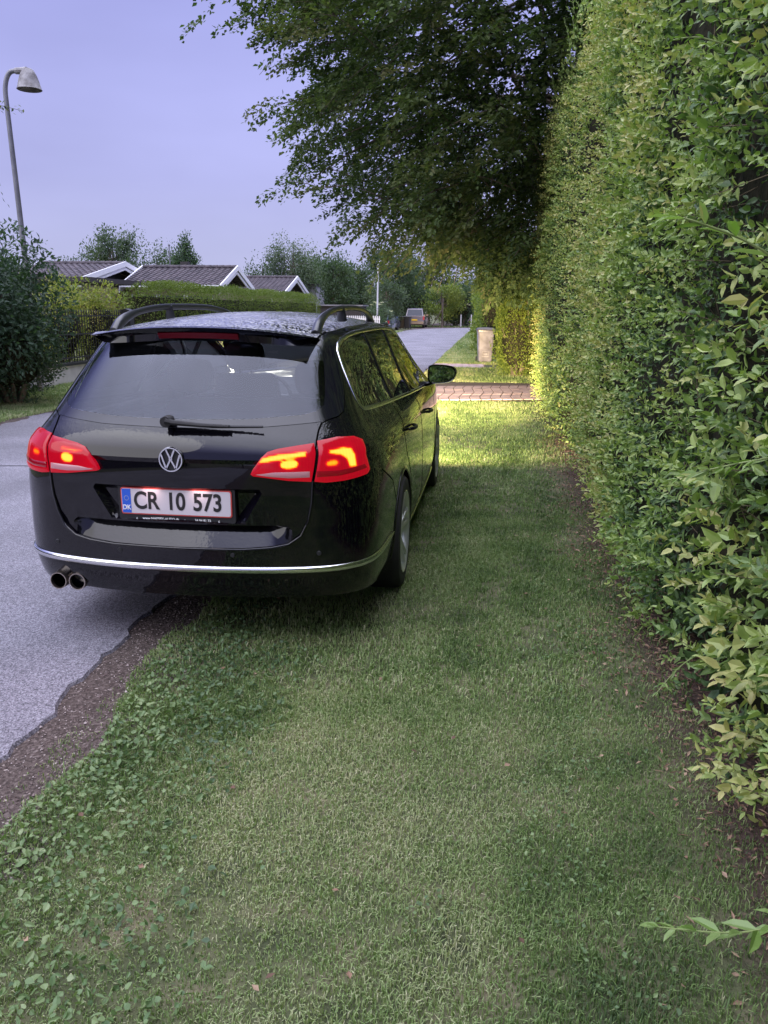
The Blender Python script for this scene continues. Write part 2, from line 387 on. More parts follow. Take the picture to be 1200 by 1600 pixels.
def dens(p, step=.025, closed=True):
    o = []; n = len(p)
    for i in range(n if closed else n-1):
        a = p[i]; b = p[(i+1) % n]; k = max(1, int(math.hypot(b[0]-a[0], b[1]-a[1])/step))
        o += [(a[0]+(b[0]-a[0])*j/k, a[1]+(b[1]-a[1])*j/k) for j in range(k)]
    if not closed: o.append(p[-1])
    return o
def smoothp(p, it=1):
    for _ in range(it):
        q = []; n = len(p)
        for i in range(n):
            a = p[i]; b = p[(i+1) % n]; q += [(.75*a[0]+.25*b[0], .75*a[1]+.25*b[1]), (.25*a[0]+.75*b[0], .25*a[1]+.75*b[1])]
        p = q
    return p
def inside(P, poly):
    x, y = P[:, 0], P[:, 1]; c = np.zeros(len(P), bool); n = len(poly)
    for i in range(n):
        x1, y1 = poly[i]; x2, y2 = poly[(i+1) % n]
        if y1 == y2: continue
        m = ((y1 > y) != (y2 > y)) & (x < (x2-x1)*(y-y1)/(y2-y1)+x1); c ^= m
    return c
# outlines on the right half --------------------------------------------------
TG = rearpoly([(0, .508), (.30, .511), (.42, .520), (.495, .535), (.548, .572), (.580, .64), (.596, .72), (.601, .82), (.604, .93), (.606, 1.02), (.612, 1.048), (.635, 1.060), (.668, 1.068), (.683, 1.085),
               (.679, 1.12), (.655, 1.20), (.614, 1.32), (.590, 1.375), (.55, 1.405), (0, 1.415)])
TG[0] = (0.0, .508); TG[-1] = (0.0, 1.415)
GL = rearpoly([(0, 1.062), (.3, 1.066), (.53, 1.082), (.582, 1.095), (.606, 1.118), (.602, 1.16), (.575, 1.27), (.552, 1.338), (.535, 1.362), (.50, 1.374), (0, 1.384)])
GL[0] = (0, 1.062); GL[-1] = (0, 1.384)
UP = rearpoly([(0, 1.028), (.35, 1.034), (.606, 1.052)])   # lower edge of the black glass
LO = rearpoly([(.606, .812), (.607, .978), (.68, .988), (.742, .982), (.775, .962), (.797, .90), (.813, .835), (.806, .820), (.72, .808), (.65, .806)])
LI = rearpoly([(.342, .846), (.352, .868), (.385, .915), (.41, .938), (.45, .950), (.53, .962), (.596, .970), (.593, .812), (.50, .818), (.40, .832), (.352, .838)])
Q1 = smoothp(sidepoly([(.50, 1.095), (.62, 1.078), (1.24, 1.044), (.985, 1.388), (.85, 1.386), (.62, 1.375), (.50, 1.345), (.475, 1.28)]), 2)
Q1 = sidepoly([(.59, 1.077), (.66, 1.073), (1.02, 1.054), (1.38, 1.036), (1.385, 1.10), (1.39, 1.36), (1.39, 1.400), (1.10, 1.397), (.94, 1.390), (.80, 1.374), (.70, 1.350), (.645, 1.32), (.615, 1.27), (.578, 1.17), (.568, 1.11), (.575, 1.085)])
Q2 = sidepoly([(1.46, 1.033), (2.10, 1.007), (2.12, 1.05), (2.16, 1.36), (2.165, 1.402), (1.80, 1.406), (1.46, 1.402), (1.455, 1.36), (1.455, 1.08)])
Q3 = sidepoly([(2.22, 1.002), (3.15, .968), (3.22, .972), (3.17, 1.03), (2.92, 1.26), (2.80, 1.33), (2.68, 1.37), (2.50, 1.392), (2.28, 1.400), (2.26, 1.36)])
TOP = sidepoly([(.44, 1.405), (.7, 1.425), (1.0, 1.437), (1.4, 1.446), (1.9, 1.446), (2.3, 1.440), (2.6, 1.425), (2.8, 1.37), (3.2, 1.15), (3.5, .985), (3.8, .955), (4.1, .90), (4.3, .83)])
TOP = [(0, 1.43)] + rearpoly([(.3, 1.425), (.52, 1.405)]) + TOP[1:] + [(SMAX-.7, .78), (SMAX-.35, .76), (SMAX, .76)]
BOT = [(0, .27), (sx_(.6, .27), .27), (sx_(.80, .26), .255), (sy_(.7, .22), .22), (sy_(1.6, .20), .20), (sy_(3.3, .20), .20), (sy_(4.2, .22), .22), (SMAX, .22)]
def arc(yc, r, n=40):
    return sidepoly([(yc+r*math.cos(a), .315+r*math.sin(a)) for a in np.linspace(-.33, PI+.33, n)])
AR, AF = arc(1.107, .362), arc(3.819, .358)
BUMP = [(0, .20), (0, .508)] + TG[1:8] + rearpoly([(.603, .80), (.70, .800), (.80, .812)]) + sidepoly([(.45, .80), (.70, .70), (.79, .58), (.74, .30), (.70, .20)])
RD = smoothp(sidepoly([(1.42, 1.02), (2.155, .993), (2.155, .27), (1.56, .27), (1.50, .45), (1.40, .62), (1.27, .75), (1.24, .88), (1.30, 1.0)]), 0)
FD = sidepoly([(2.165, .99), (3.30, .955), (3.34, .80), (3.30, .27), (2.165, .27)])
# constrained triangulation in (s,z)
polys = dict(TG=TG, GL=GL, Q1=Q1, Q2=Q2, Q3=Q3, AR=AR, AF=AF, BUMP=BUMP, RD=RD, FD=FD, LO=LO)
outer = TOP + BOT[::-1]
pts = []; edges = []
RO = rearpoly([(.304, .622), (.393, .777)]); RI = rearpoly([(.268, .648), (.345, .752)])
RO = [(0, .622)]+RO+[(0, .777)]; RI = [(0, .648)]+RI+[(0, .752)]
SHT = [(0, .600), (sx_(.50, .600), .600)]; SH2 = [(0, .614), (sx_(.50, .614), .614)]
KR = rearpoly([(0, .905), (.3, .905), (.6, .905)]); KR2 = rearpoly([(0, .885), (.3, .885), (.6, .885)])
def addpoly(p, step=.025, closed=True):
    d = dens(p, step, closed); b = len(pts); pts.extend(d); n = len(d)
    edges.extend([(b+i, b+(i+1) % n) for i in range(n if closed else n-1)])
for k, p in polys.items(): addpoly(p)
addpoly(outer, .03)
addpoly(UP, .03, False)
addpoly(RO, .02, False); addpoly(RI, .02, False); addpoly(SHT, .02, False); addpoly(SH2, .02, False); addpoly(KR, .03, False); addpoly(KR2, .03, False)
cons = np.array(pts)
gs, gz = np.meshgrid(np.arange(0, SMAX, .034), np.arange(.2, 1.46, .028)); G = np.c_[gs.ravel(), gz.ravel()]
G = G[inside(G, outer)]
dmin = np.full(len(G), 9.)
for c in cons: dmin = np.minimum(dmin, np.hypot(G[:, 0]-c[0], G[:, 1]-c[1]))
G = G[dmin > .009]
allp = [Vector(p) for p in pts] + [Vector(p) for p in G]
cv, ce, cf, *_ = geometry.delaunay_2d_cdt(allp, edges, [], 0, 1e-5)
CV = np.array([(v.x, v.y) for v in cv]); CF = np.array([tuple(f) for f in cf if len(f) == 3])
cen = CV[CF].mean(1)
inn = {k: inside(cen, p) for k, p in polys.items()}
ok = inside(cen, outer) & ~inn['AR'] & ~inn['AF']
region = np.full(len(CF), 'body', dtype=object)
region[inn['RD']] = 'rdoor'; region[inn['FD']] = 'fdoor'
region[inn['BUMP'] & ~inn['TG']] = 'bumper'
region[inn['LO']] = 'none'
region[inn['TG']] = 'tail'
upz = np.interp(cen[:, 0], [p[0] for p in UP], [p[1] for p in UP])
region[inn['TG'] & (cen[:, 1] > upz)] = 'frit'
region[inn['GL']] = 'glass'; region[inn['Q1']] = 'q1'; region[inn['Q2']] = 'q2'; region[inn['Q3']] = 'q3'
region[~ok] = 'none'
def surf(keys, name, mat, mirror='both', off=0.0, disp=None, parent=car, sharp=None):
    """mesh of the named regions; mirror: both (one mesh, both sides), R or L"""
    f = CF[np.isin(region, keys)]; u, inv = np.unique(f, return_inverse=True); f = inv.reshape(-1, 3)
    q = CV[u]; s = q[:, 0]; P = S(s, q[:, 1]); Nn = Snorm(s, q[:, 1])
    mid = s < 1e-4; P[mid, 0] = 0; Nn[mid, 0] = 0
    P = P + Nn*off
    if disp is not None: P = P + disp(P)
    VV = []; FF = []; NN = []
    if mirror in ('both', 'R'): VV.append(P); FF.append(f); NN.append(Nn)
    if mirror in ('both', 'L'):
        b = len(P) if mirror == 'both' else 0; Q = P*[-1, 1, 1]
        VV.append(Q); NN.append(Nn*[-1, 1, 1]); FF.append(f[:, ::-1]+b)
    VV = np.concatenate(VV); FF = np.concatenate(FF); NN = np.concatenate(NN)
    o = mesh_ob(name, VV, FF, mat, parent, True)
    if disp is None: o.data.normals_split_custom_set_from_vertices([tuple(n) for n in unit(NN)])
    else:
        import bmesh
        bm = bmesh.new(); bm.from_mesh(o.data); bmesh.ops.remove_doubles(bm, verts=bm.verts, dist=.0005); bm.to_mesh(o.data); bm.free()
        o.data.set_sharp_from_angle(angle=R(sharp or 25))
    return o
# paint with rain on it
def paint_mat():
    m = pmat('black_paint', (.0022, .0018, .004), .35, spec=.03, coat=1, coat_r=.015); nt = m.node_tree; b = nt.nodes['Principled BSDF']
    tc = N(nt, 'ShaderNodeTexCoord'); ge = N(nt, 'ShaderNodeNewGeometry'); sp = N(nt, 'ShaderNodeSeparateXYZ'); nt.links.new(ge.outputs['Normal'], sp.inputs[0])
    no = N(nt, 'ShaderNodeTexNoise'); no.inputs['Scale'].default_value = 9; no.inputs['Detail'].default_value = 3; nt.links.new(tc.outputs['Object'], no.inputs['Vector'])
    mxv = N(nt, 'ShaderNodeMixRGB'); mxv.inputs[0].default_value = .06; nt.links.new(tc.outputs['Object'], mxv.inputs[1]); nt.links.new(no.outputs['Color'], mxv.inputs[2])
    v = N(nt, 'ShaderNodeTexVoronoi'); v.inputs['Scale'].default_value = 95; v.feature = 'SMOOTH_F1'; nt.links.new(mxv.outputs[0], v.inputs['Vector'])
    dr = N(nt, 'ShaderNodeMapRange'); dr.inputs[1].default_value = .12; dr.inputs[2].default_value = .42; dr.inputs[3].default_value = 1; dr.inputs[4].default_value = 0; nt.links.new(v.outputs['Distance'], dr.inputs[0])
    flat = N(nt, 'ShaderNodeMapRange'); flat.inputs[1].default_value = .42; flat.inputs[2].default_value = .85; flat.inputs[3].default_value = .0; flat.inputs[4].default_value = .16; nt.links.new(sp.outputs['Z'], flat.inputs[0])
    bp = N(nt, 'ShaderNodeBump'); bp.inputs['Distance'].default_value = .004; nt.links.new(flat.outputs[0], bp.inputs['Strength']); nt.links.new(dr.outputs[0], bp.inputs['Height'])
    nt.links.new(bp.outputs[0], b.inputs['Coat Normal'])
    return m
M['paint'] = paint_mat()
def wet_roof():
    m = pmat('wet_black_roof', (.012, .011, .016), .28, spec=1.0, coat=1, coat_r=.04); nt = m.node_tree; b = nt.nodes['Principled BSDF']; b.inputs['Coat IOR'].default_value = 1.75; b.inputs['IOR'].default_value = 1.7
    tc = N(nt, 'ShaderNodeTexCoord')
    no = N(nt, 'ShaderNodeTexNoise'); no.inputs['Scale'].default_value = 7; no.inputs['Detail'].default_value = 4; nt.links.new(tc.outputs['Object'], no.inputs['Vector'])
    ad = N(nt, 'ShaderNodeMixRGB'); ad.inputs[0].default_value = .10; nt.links.new(tc.outputs['Object'], ad.inputs[1]); nt.links.new(no.outputs['Color'], ad.inputs[2])
    v = N(nt, 'ShaderNodeTexVoronoi'); v.inputs['Scale'].default_value = 62; v.feature = 'SMOOTH_F1'; nt.links.new(ad.outputs[0], v.inputs['Vector'])
    dr = N(nt, 'ShaderNodeMapRange'); dr.inputs[1].default_value = .10; dr.inputs[2].default_value = .55; dr.inputs[3].default_value = 1; dr.inputs[4].default_value = 0; nt.links.new(v.outputs['Distance'], dr.inputs[0])
    bp = N(nt, 'ShaderNodeBump'); bp.inputs['Distance'].default_value = .007; bp.inputs['Strength'].default_value = .9; nt.links.new(dr.outputs[0], bp.inputs['Height'])
    nt.links.new(bp.outputs[0], b.inputs['Coat Normal']); nt.links.new(bp.outputs[0], b.inputs['Normal'])
    return m
M['wet_roof'] = wet_roof()
M['trimb'] = pmat('black_trim', (.012, .012, .014), .45)
M['gap'] = pmat('panel_gap', (.001, .001, .001), .9, spec=0)
M['chrome'] = pmat('chrome', (.78, .78, .80), .16, metal=1)
M['rubber'] = pmat('rubber', (.016, .015, .016), .75)
M['alloy'] = pmat('alloy', (.72, .72, .75), .38, metal=.85)
M['frit'] = pmat('glass_border', (.006, .006, .010), .08, spec=.6)
def glass(name, tint, refl=1.7, rcol=(1, 1, 1), ior=1.5, rough=.0, film=0):
    m = bpy.data.materials.new(name); m.use_nodes = True; nt = m.node_tree; nt.nodes.clear()
    o = N(nt, 'ShaderNodeOutputMaterial'); t = N(nt, 'ShaderNodeBsdfTransparent'); t.inputs[0].default_value = (*tint, 1)
    gl = N(nt, 'ShaderNodeBsdfGlossy'); gl.inputs['Roughness'].default_value = rough; fr = N(nt, 'ShaderNodeFresnel'); fr.inputs[0].default_value = ior
    mu = N(nt, 'ShaderNodeMath', operation='MULTIPLY'); mu.inputs[1].default_value = refl; gl.inputs[0].default_value = (*rcol, 1); mu.use_clamp = True; nt.links.new(fr.outputs[0], mu.inputs[0])
    mi = N(nt, 'ShaderNodeMixShader'); nt.links.new(mu.outputs[0], mi.inputs[0]); nt.links.new(t.outputs[0], mi.inputs[1]); nt.links.new(gl.outputs[0], mi.inputs[2])
    last = mi.outputs[0]
    if film:   # rain film scatters a little of the light
        d = N(nt, 'ShaderNodeBsdfDiffuse'); d.inputs[0].default_value = (.40, .43, .56, 1); m2 = N(nt, 'ShaderNodeMixShader'); m2.inputs[0].default_value = film
        nt.links.new(last, m2.inputs[1]); nt.links.new(d.outputs[0], m2.inputs[2]); last = m2.outputs[0]
    nt.links.new(last, o.inputs[0]); return m
M['glass'] = glass('side_glass', (.42, .46, .44))
M['rglass'] = glass('rear_glass', (.82, .88, .95), refl=1.25, rcol=(.84, .88, 1.0), rough=.0, film=.0)
M['wglass'] = glass('windscreen_glass', (.85, .9, .88))

surf(['body'], 'body', M['paint'])
def recess(P):
    x, z = np.abs(P[:, 0]), P[:, 2]; d = np.zeros_like(P)
    # number plate bay, tapering sides: full depth inside RI, none outside RO
    def edge(z, za, xa, zb, xb): return xa+(z-za)*(xb-xa)/(zb-za)
    xo = edge(z, .622, .304, .777, .393); xi = edge(z, .648, .268, .752, .345)
    t = np.minimum(np.clip((xo-x)/np.maximum(xo-xi, .01), 0, 1), np.minimum(np.clip((.777-z)/.025, 0, 1), np.clip((z-.622)/.026, 0, 1)))
    d[:, 1] += .042*t
    # shelf above the bumper: the tailgate foot stands further in
    k = np.where(z <= .6005, (z-.508)/.092, np.clip((.614-z)/.0135, 0, 1)); k = np.clip(k, 0, 1)*np.clip((.50-x)/.10, 0, 1)**.7; d[:, 1] += .055*k
    # crease that runs between the lamps
    d[:, 1] += .006*np.exp(-((z-.905)/.014)**2)*0
    d[:, 1] += np.where(z < .905, .012*np.clip((.905-z)/.02, 0, 1), 0)*np.clip((.60-x)/.05, 0, 1)
    return d
o = surf(['tail'], 'tailgate', M['paint'], disp=recess, sharp=28)
tail = o
surf(['frit'], 'rear_window_border', M['frit'], off=.002)
surf(['glass'], 'rear_window', M['rglass'], off=.001)
o = surf(['bumper'], 'rear_bumper', M['paint'])
for sd_ in ('R', 'L'):
    sg_ = 1 if sd_ == 'R' else -1
    for rg, nm in (('rdoor', 'rear_door'), ('fdoor', 'front_door')):
        d = surf([rg], nm, M['paint'], mirror=sd_)
        # handle in a shallow cup
        hy = 1.50 if rg == 'rdoor' else 2.58; hz = .858 if rg == 'rdoor' else .828
        hb = MB(); n = 12; V = []
        for i in range(n+1):
            t = i/n; y = hy-.10+.20*t; x = float(S(np.array([sy_(y, hz)]), np.array([hz]))[0, 0]); bow = .034*math.sin(PI*t)**.55
            V.append((sg_*(x+bow+.004), y, hz))
        hb.tube(V, [.010]+[.0135]*(n-1)+[.010], 10, sq=(1, .75))
        hb.build('door_handle', M['paint'], d)
for q in ('q1', 'q2', 'q3'):
    for sd_ in ('R', 'L'): surf([q], 'side_window', M['glass'], mirror=sd_, off=-.002)
# black pillars between the windows (gloss) : strips over the body
def strip(path, wdt, off, name, mat, closed=False, mirror=True, parent=car, taper=0, mb=None, thick=.003):
    """ribbon that follows a path in (s,z) on the skin"""
    p = dens(path, .02, closed); out_ = mb or MB()
    q = np.array(p); Pm = S(q[:, 0], q[:, 1]); Nn = Snorm(q[:, 0], q[:, 1])
    n = len(p)
    nx = np.roll(Pm, -1, 0); pv = np.roll(Pm, 1, 0)
    if not closed: nx[-1] = Pm[-1]; pv[0] = Pm[0]
    T = unit(nx-pv); B = unit(np.cross(Nn, T)); wv = np.full(n, wdt)
    if taper: t = np.arange(n)/(n-1); wv = wdt*np.clip(np.minimum(1, (1-t)/taper+.15), 0, 1)
    prof = [(-.5, -.001), (-.5, off), (-.25, off+thick), (.25, off+thick), (.5, off), (.5, -.001)]
    res = []; joined = p[0][0] < 1e-6
    for sg_ in ((1, -1) if mirror else (1,)):
        if sg_ == 1 or not joined: out_ = MB()
        V = []; F = []
        for i in range(n):
            for a, h in prof:
                v = Pm[i]+B[i]*a*wv[i]+Nn[i]*h; V.append((sg_*v[0], v[1], v[2]))
        k = len(prof)
        for i in range(n if closed else n-1):
            j = (i+1) % n
            for c in range(k-1):
                f = (i*k+c, i*k+c+1, j*k+c+1, j*k+c); F.append(f if sg_ > 0 else f[::-1])
        out_.add(V, F)
        if not (joined and sg_ == 1): res.append(out_.build(name, mat, parent, sharp=None))
    return res
M['pillar'] = pmat('gloss_black', (.006, .006, .007), .12, spec=.6)
strip(sidepoly([(1.42, 1.038), (1.42, 1.10), (1.425, 1.33), (1.425, 1.400)]), .075, .002, 'window_pillar', M['pillar'])
strip(sidepoly([(2.165, 1.008), (2.175, 1.06), (2.21, 1.34), (2.22, 1.398)]), .10, .002, 'window_pillar', M['pillar'])
# chrome line round the side glass
DLO = sidepoly([(3.26, .960), (2.1, 1.000), (1.28, 1.034), (.95, 1.049), (.66, 1.064), (.585, 1.070), (.560, 1.088), (.552, 1.115), (.562, 1.18), (.602, 1.29), (.632, 1.335), (.69, 1.366), (.79, 1.388), (.94, 1.402), (1.15, 1.410), (1.5, 1.414), (1.95, 1.416), (2.35, 1.410), (2.60, 1.396), (2.78, 1.355), (2.94, 1.262), (3.22, 1.03)])
strip(DLO, .023, .003, 'window_chrome', M['chrome'])
# panel gaps
mb = MB()
def gapline(p, wd=.006, off=.0012): strip(p, wd, off, 'panel_gap', M['gap'], thick=.0002)
gapline([p for p in TG[3:]][:-2], .008)
gapline(sidepoly([(.46, .80), (.70, .70), (.79, .58)]))
gapline(RD, .006); gapline(FD, .006)
# bumper top ledge (between bumper edge and the set-in tailgate foot)
e_ = dens([(0, .508)]+TG[1:7], .02, False); q = np.array(e_); A_ = S(q[:, 0], q[:, 1]); A_[0, 0] = 0
Bv = A_ + recess(A_+[0, 0, .0]); Bv[:, 1] += .004; Bv[:, 2] -= .004
mb = MB()
for sg_ in (1, -1):
    V = []; F = []
    for a, b in zip(A_, Bv): V += [(sg_*a[0], a[1]-.001, a[2]-.001), (sg_*b[0], b[1], b[2]+.003)]
    for i in range(len(e_)-1): f = (2*i, 2*i+2, 2*i+3, 2*i+1); F.append(f if sg_ > 0 else f[::-1])
    mb.add(V, F)
mb.build('bumper_ledge', M['paint'], car)
# bright lip that rolls round the bumper's upper edge
strip([(.0, .505)]+[(p[0]-.002, p[1]-.004) for p in TG[1:8]], .012, .001, 'bumper_lip', M['paint'], thick=.005)
# chrome bar on the bumper
cs = [(s, .4135) for s in np.linspace(0, sx_(.55, .4135), 14)] + [(sx_(x, .4135), .4135) for x in (.62, .70, .77, .82)] + sidepoly([(.35, .4145), (.50, .418), (.62, .425), (.70, .43)])
strip(cs, .030, .005, 'bumper_chrome', M['chrome'], taper=.10, thick=.006)
# lower black valance and reversing sensors
mb = MB()
for x in (-.60, -.27, .25, .62):
    z = .482 if abs(x) < .4 else .487; s = sx_(abs(x), z); P = S(np.array([s]), np.array([z]))[0]; y = P[1]
    MB().lathe([(0, -.0035), (.009, -.0035), (.0105, -.001), (.0115, .001)], (x, y-.001, z), 'y', 16).build('parking_sensor', M['trimb'], car)
# underside and wheel wells
mb = MB(); mb.box(-.70, .70, .30, .80, .26, .31); mb.box(-.60, .60, .8, 4.5, .22, .30); mb.box(-.84, .84, 1.5, 3.42, .20, .30)
mb.build('underside', M['trimb'], car, smooth=False)
mb = MB()
for yc in (1.107, 3.819):
    for sg_ in (1, -1):
        V = []; F = []; n = 20
        for i in range(n+1):
            a = -.3+(PI+.6)*i/n; y = yc+.375*math.cos(a); z = .315+.375*math.sin(a)
            V += [(sg_*.58, y, z), (sg_*(.86 if z < .95 else .8), y, z)]
        for i in range(n): F.append((2*i, 2*i+1, 2*i+3, 2*i+2))
        V.append((sg_*.58, yc, .315)); c = len(V)-1
        for i in range(n): F.append((2*i, 2*i+2, c))
        MB().add(V, F).build('wheel_arch_liner', M['trimb'], car)
# arch lips
mb = MB()
for a in (AR, AF): strip(a, .022, .002, 'wheel_arch_lip', M['paint'], thick=.004)
# sill skirt
strip(sidepoly([(1.50, .235), (2.4, .225), (3.42, .235)]), .05, .004, 'sill', M['paint'], thick=.008)
# roof skin
ty = np.linspace(.40, 2.66, 44); V = []; F = []; nx_ = 37
tops = {}
tp = np.array(TOP); 
def edge_at(y):
    best = None; zz = pch([.40, .44, .7, 1.0, 1.4, 1.9, 2.3, 2.6, 2.8], [1.40, 1.405, 1.425, 1.437, 1.446, 1.446, 1.440, 1.425, 1.37])(y)
    s = sy_(y, float(zz)); return float(S(np.array([s]), np.array([float(zz)]))[0, 0]), float(zz)
for y in ty:
    xe, ze = edge_at(y); h = float(pch([.4, .7, 1.2, 1.7, 2.3, 2.7], [.042, .058, .068, .070, .062, .045])(y))
    for x in np.linspace(-1, 1, nx_):
        yy = y - .03*(1-x*x)*(1 if y < .5 else 0)
        V.append((x*xe, yy, ze + h*(1-abs(x)**2.3)))
for i in range(len(ty)-1):
    for j in range(nx_-1): a = i*nx_+j; F.append((a, a+1, a+1+nx_, a+nx_))
mesh_ob('roof', V, F, M['wet_roof'], car, True)
# windscreen and bonnet
V = []; F = []
A0 = np.array([V3 for V3 in [(edge_at(2.66)[0], 2.66, edge_at(2.66)[1])]])[0]
wl = np.array([S(np.array([s]), np.array([z]))[0] for s, z in sidepoly([(2.7, 1.40), (2.8, 1.37), (3.0, 1.262), (3.2, 1.15), (3.35, 1.07), (3.5, .985)])])
for p in wl:
    for x in np.linspace(-1, 1, 21): V.append((x*p[0], p[1]-.02 + .16*(1-x*x), p[2]+.045*(1-x*x)))
for i in range(len(wl)-1):
    for j in range(20): a = i*21+j; F.append((a, a+1, a+22, a+21))
mesh_ob('windscreen', V, F, M['wglass'], car, True)
V = []; F = []
bl = np.array([S(np.array([s]), np.array([z]))[0] for s, z in sidepoly([(3.45, .99), (3.8, .955), (4.1, .90), (4.3, .83)])] + [(.70, 4.40, .79), (.4, 4.50, .765)])
for i, p in enumerate(bl):
    for x in np.linspace(-1, 1, 21): V.append((x*p[0], p[1]+(.14)*(1-x*x), p[2]+.06*(1-x*x)*(1-i*.1)))
for i in range(len(bl)-1):
    for j in range(20): a = i*21+j; F.append((a, a+1, a+22, a+21))
mesh_ob('bonnet', V, F, M['paint'], car, True)
# headlamps (both lit)
M['hlamp'] = pmat('headlamp_lens', (.8, .8, .75), .1, emit=(1, .93, .72), es=6)
mb = None
for sg_ in (1, -1):
    b_ = MB(); V = [(sg_*.56, 4.52, .60), (sg_*.80, 4.40, .62), (sg_*.83, 4.33, .73), (sg_*.58, 4.47, .71)]
    b_.add([(x, y+.085, z) for x, y, z in V]+[(x, y-.05, z) for x, y, z in V], [(0, 1, 2, 3), (0, 4, 5, 1), (1, 5, 6, 2), (2, 6, 7, 3), (3, 7, 4, 0)] if sg_ < 0 else [(3, 2, 1, 0), (1, 5, 4, 0), (2, 6, 5, 1), (3, 7, 6, 2), (0, 4, 7, 3)])
    hl = b_.build('headlight', M['hlamp'], car)
    for nm_, en_, size_, col_, rx_, rz_, lo_c, hi_c, up_ in (('headlight_beam', 370, 154, (1, .78, .40), 82, -10, .03, .30, .16), ('headlight_beam', 16000, 40, (1, .74, .42), 88.5, -3, -.01, .18, .5)):
        ld = bpy.data.lights.new(nm_, 'SPOT'); ld.energy = en_; ld.spot_size = R(size_); ld.spot_blend = .75 if size_ > 100 else 1.0; ld.shadow_soft_size = .07; ld.color = col_
        ld.use_nodes = True; ln = ld.node_tree; em_ = ln.nodes['Emission']; tcl = N(ln, 'ShaderNodeTexCoord'); spl = N(ln, 'ShaderNodeSeparateXYZ'); ln.links.new(tcl.outputs['Normal'], spl.inputs[0])
        ml = N(ln, 'ShaderNodeMapRange'); ml.inputs[1].default_value = lo_c; ml.inputs[2].default_value = hi_c; ml.inputs[3].default_value = 1.0; ml.inputs[4].default_value = up_
        m2 = N(ln, 'ShaderNodeMapRange'); m2.inputs[1].default_value = -.22; m2.inputs[2].default_value = -.06; m2.inputs[3].default_value = 1.0 if en_ < 5000 else .03; m2.inputs[4].default_value = 1.0
        ln.links.new(spl.outputs['Y'], m2.inputs[0]); mm = N(ln, 'ShaderNodeMath', operation='MULTIPLY'); ln.links.new(m2.outputs[0], mm.inputs[1])
        ln.links.new(spl.outputs['Y'], ml.inputs[0]); ln.links.new(ml.outputs[0], mm.inputs[0]); ln.links.new(mm.outputs[0], em_.inputs['Strength'])
        lo = bpy.data.objects.new(nm_, ld); link(lo); lo.parent = car; lo.location = (sg_*.69, 4.64, .68); lo.rotation_euler = (R(rx_), 0, R(rz_))

# rear spoiler with the high stop lamp
n = 31; xs = np.sign(np.linspace(-1, 1, n))*np.abs(np.linspace(-1, 1, n))**.8*.545; V = []; F = []
def sp_y(x): return .335+.10*(abs(x)/.575)**2.2
def sp_z(x): return 1.449-.052*(abs(x)/.575)**2.3
for x in xs:
    y, z = sp_y(x), sp_z(x); t = abs(x)/.575
    xe, ze = edge_at(.56); h = .053
    zr = ze+h*(1-min(1, abs(x)/xe)**2.3)+.002
    V += [(x, .60, zr+.001), (x, .49, z+(zr-z)*.62+.0045), (x, y+.02, z+.003), (x, y, z-.003), (x, y+.006, z-.009), (x*(1-.01*t), y+.045, z-.030+.020*t**6), (x*(1-.01*t), .405+.05*t**4, z-.062+.050*t**6), (x*(1-.01*t), .54, z-.066+.050*t**6)]
for i_ in range(n):   # the two ends taper shut
    t = abs(xs[i_])/.545; q = max(0, (t-.86)/.14)**2
    for j in range(3, 8): a_ = V[i_*8+j]; b_ = V[i_*8+2] if j < 6 else V[i_*8]; V[i_*8+j] = tuple(a_[m]*(1-.75*q)+b_[m]*.75*q if m == 2 else a_[m] for m in range(3))
k = 8
for i in range(n-1):
    for j in range(k-1): a = i*k+j; F.append((a+1, a, a+k, a+k+1))
F.append(tuple(range(k))); F.append(tuple((n-1)*k+j for j in range(k-1, -1, -1)))
spo = mesh_ob('spoiler', V, F, None, car, True, sharp=30, mats=[M['paint'], M['wet_roof']], fmat=[1 if (q % 7) < 2 else 0 for q in range((n-1)*7)]+[0, 0])
M['brake'] = pmat('stop_lamp_lens', (.10, .003, .01), .2, spec=.5, emit=(.5, .01, .03), es=.03)
mb = MB(); V = []; F = []
xl = np.linspace(-.19, .19, 17)
for x in xl:
    y, z = sp_y(x), sp_z(x); V += [(x, y+.030, z-.027), (x, y+.050, z-.052), (x, y+.07, z-.052), (x, y+.05, z-.024)]
for i in range(16):
    for j in range(4): F.append((i*4+j, (i+1)*4+j, (i+1)*4+(j+1) % 4, i*4+(j+1) % 4))
F += [(0, 1, 2, 3), (67, 66, 65, 64)]
mb.add(V, F); mb.build('stop_lamp', M['brake'], car, smooth=False)

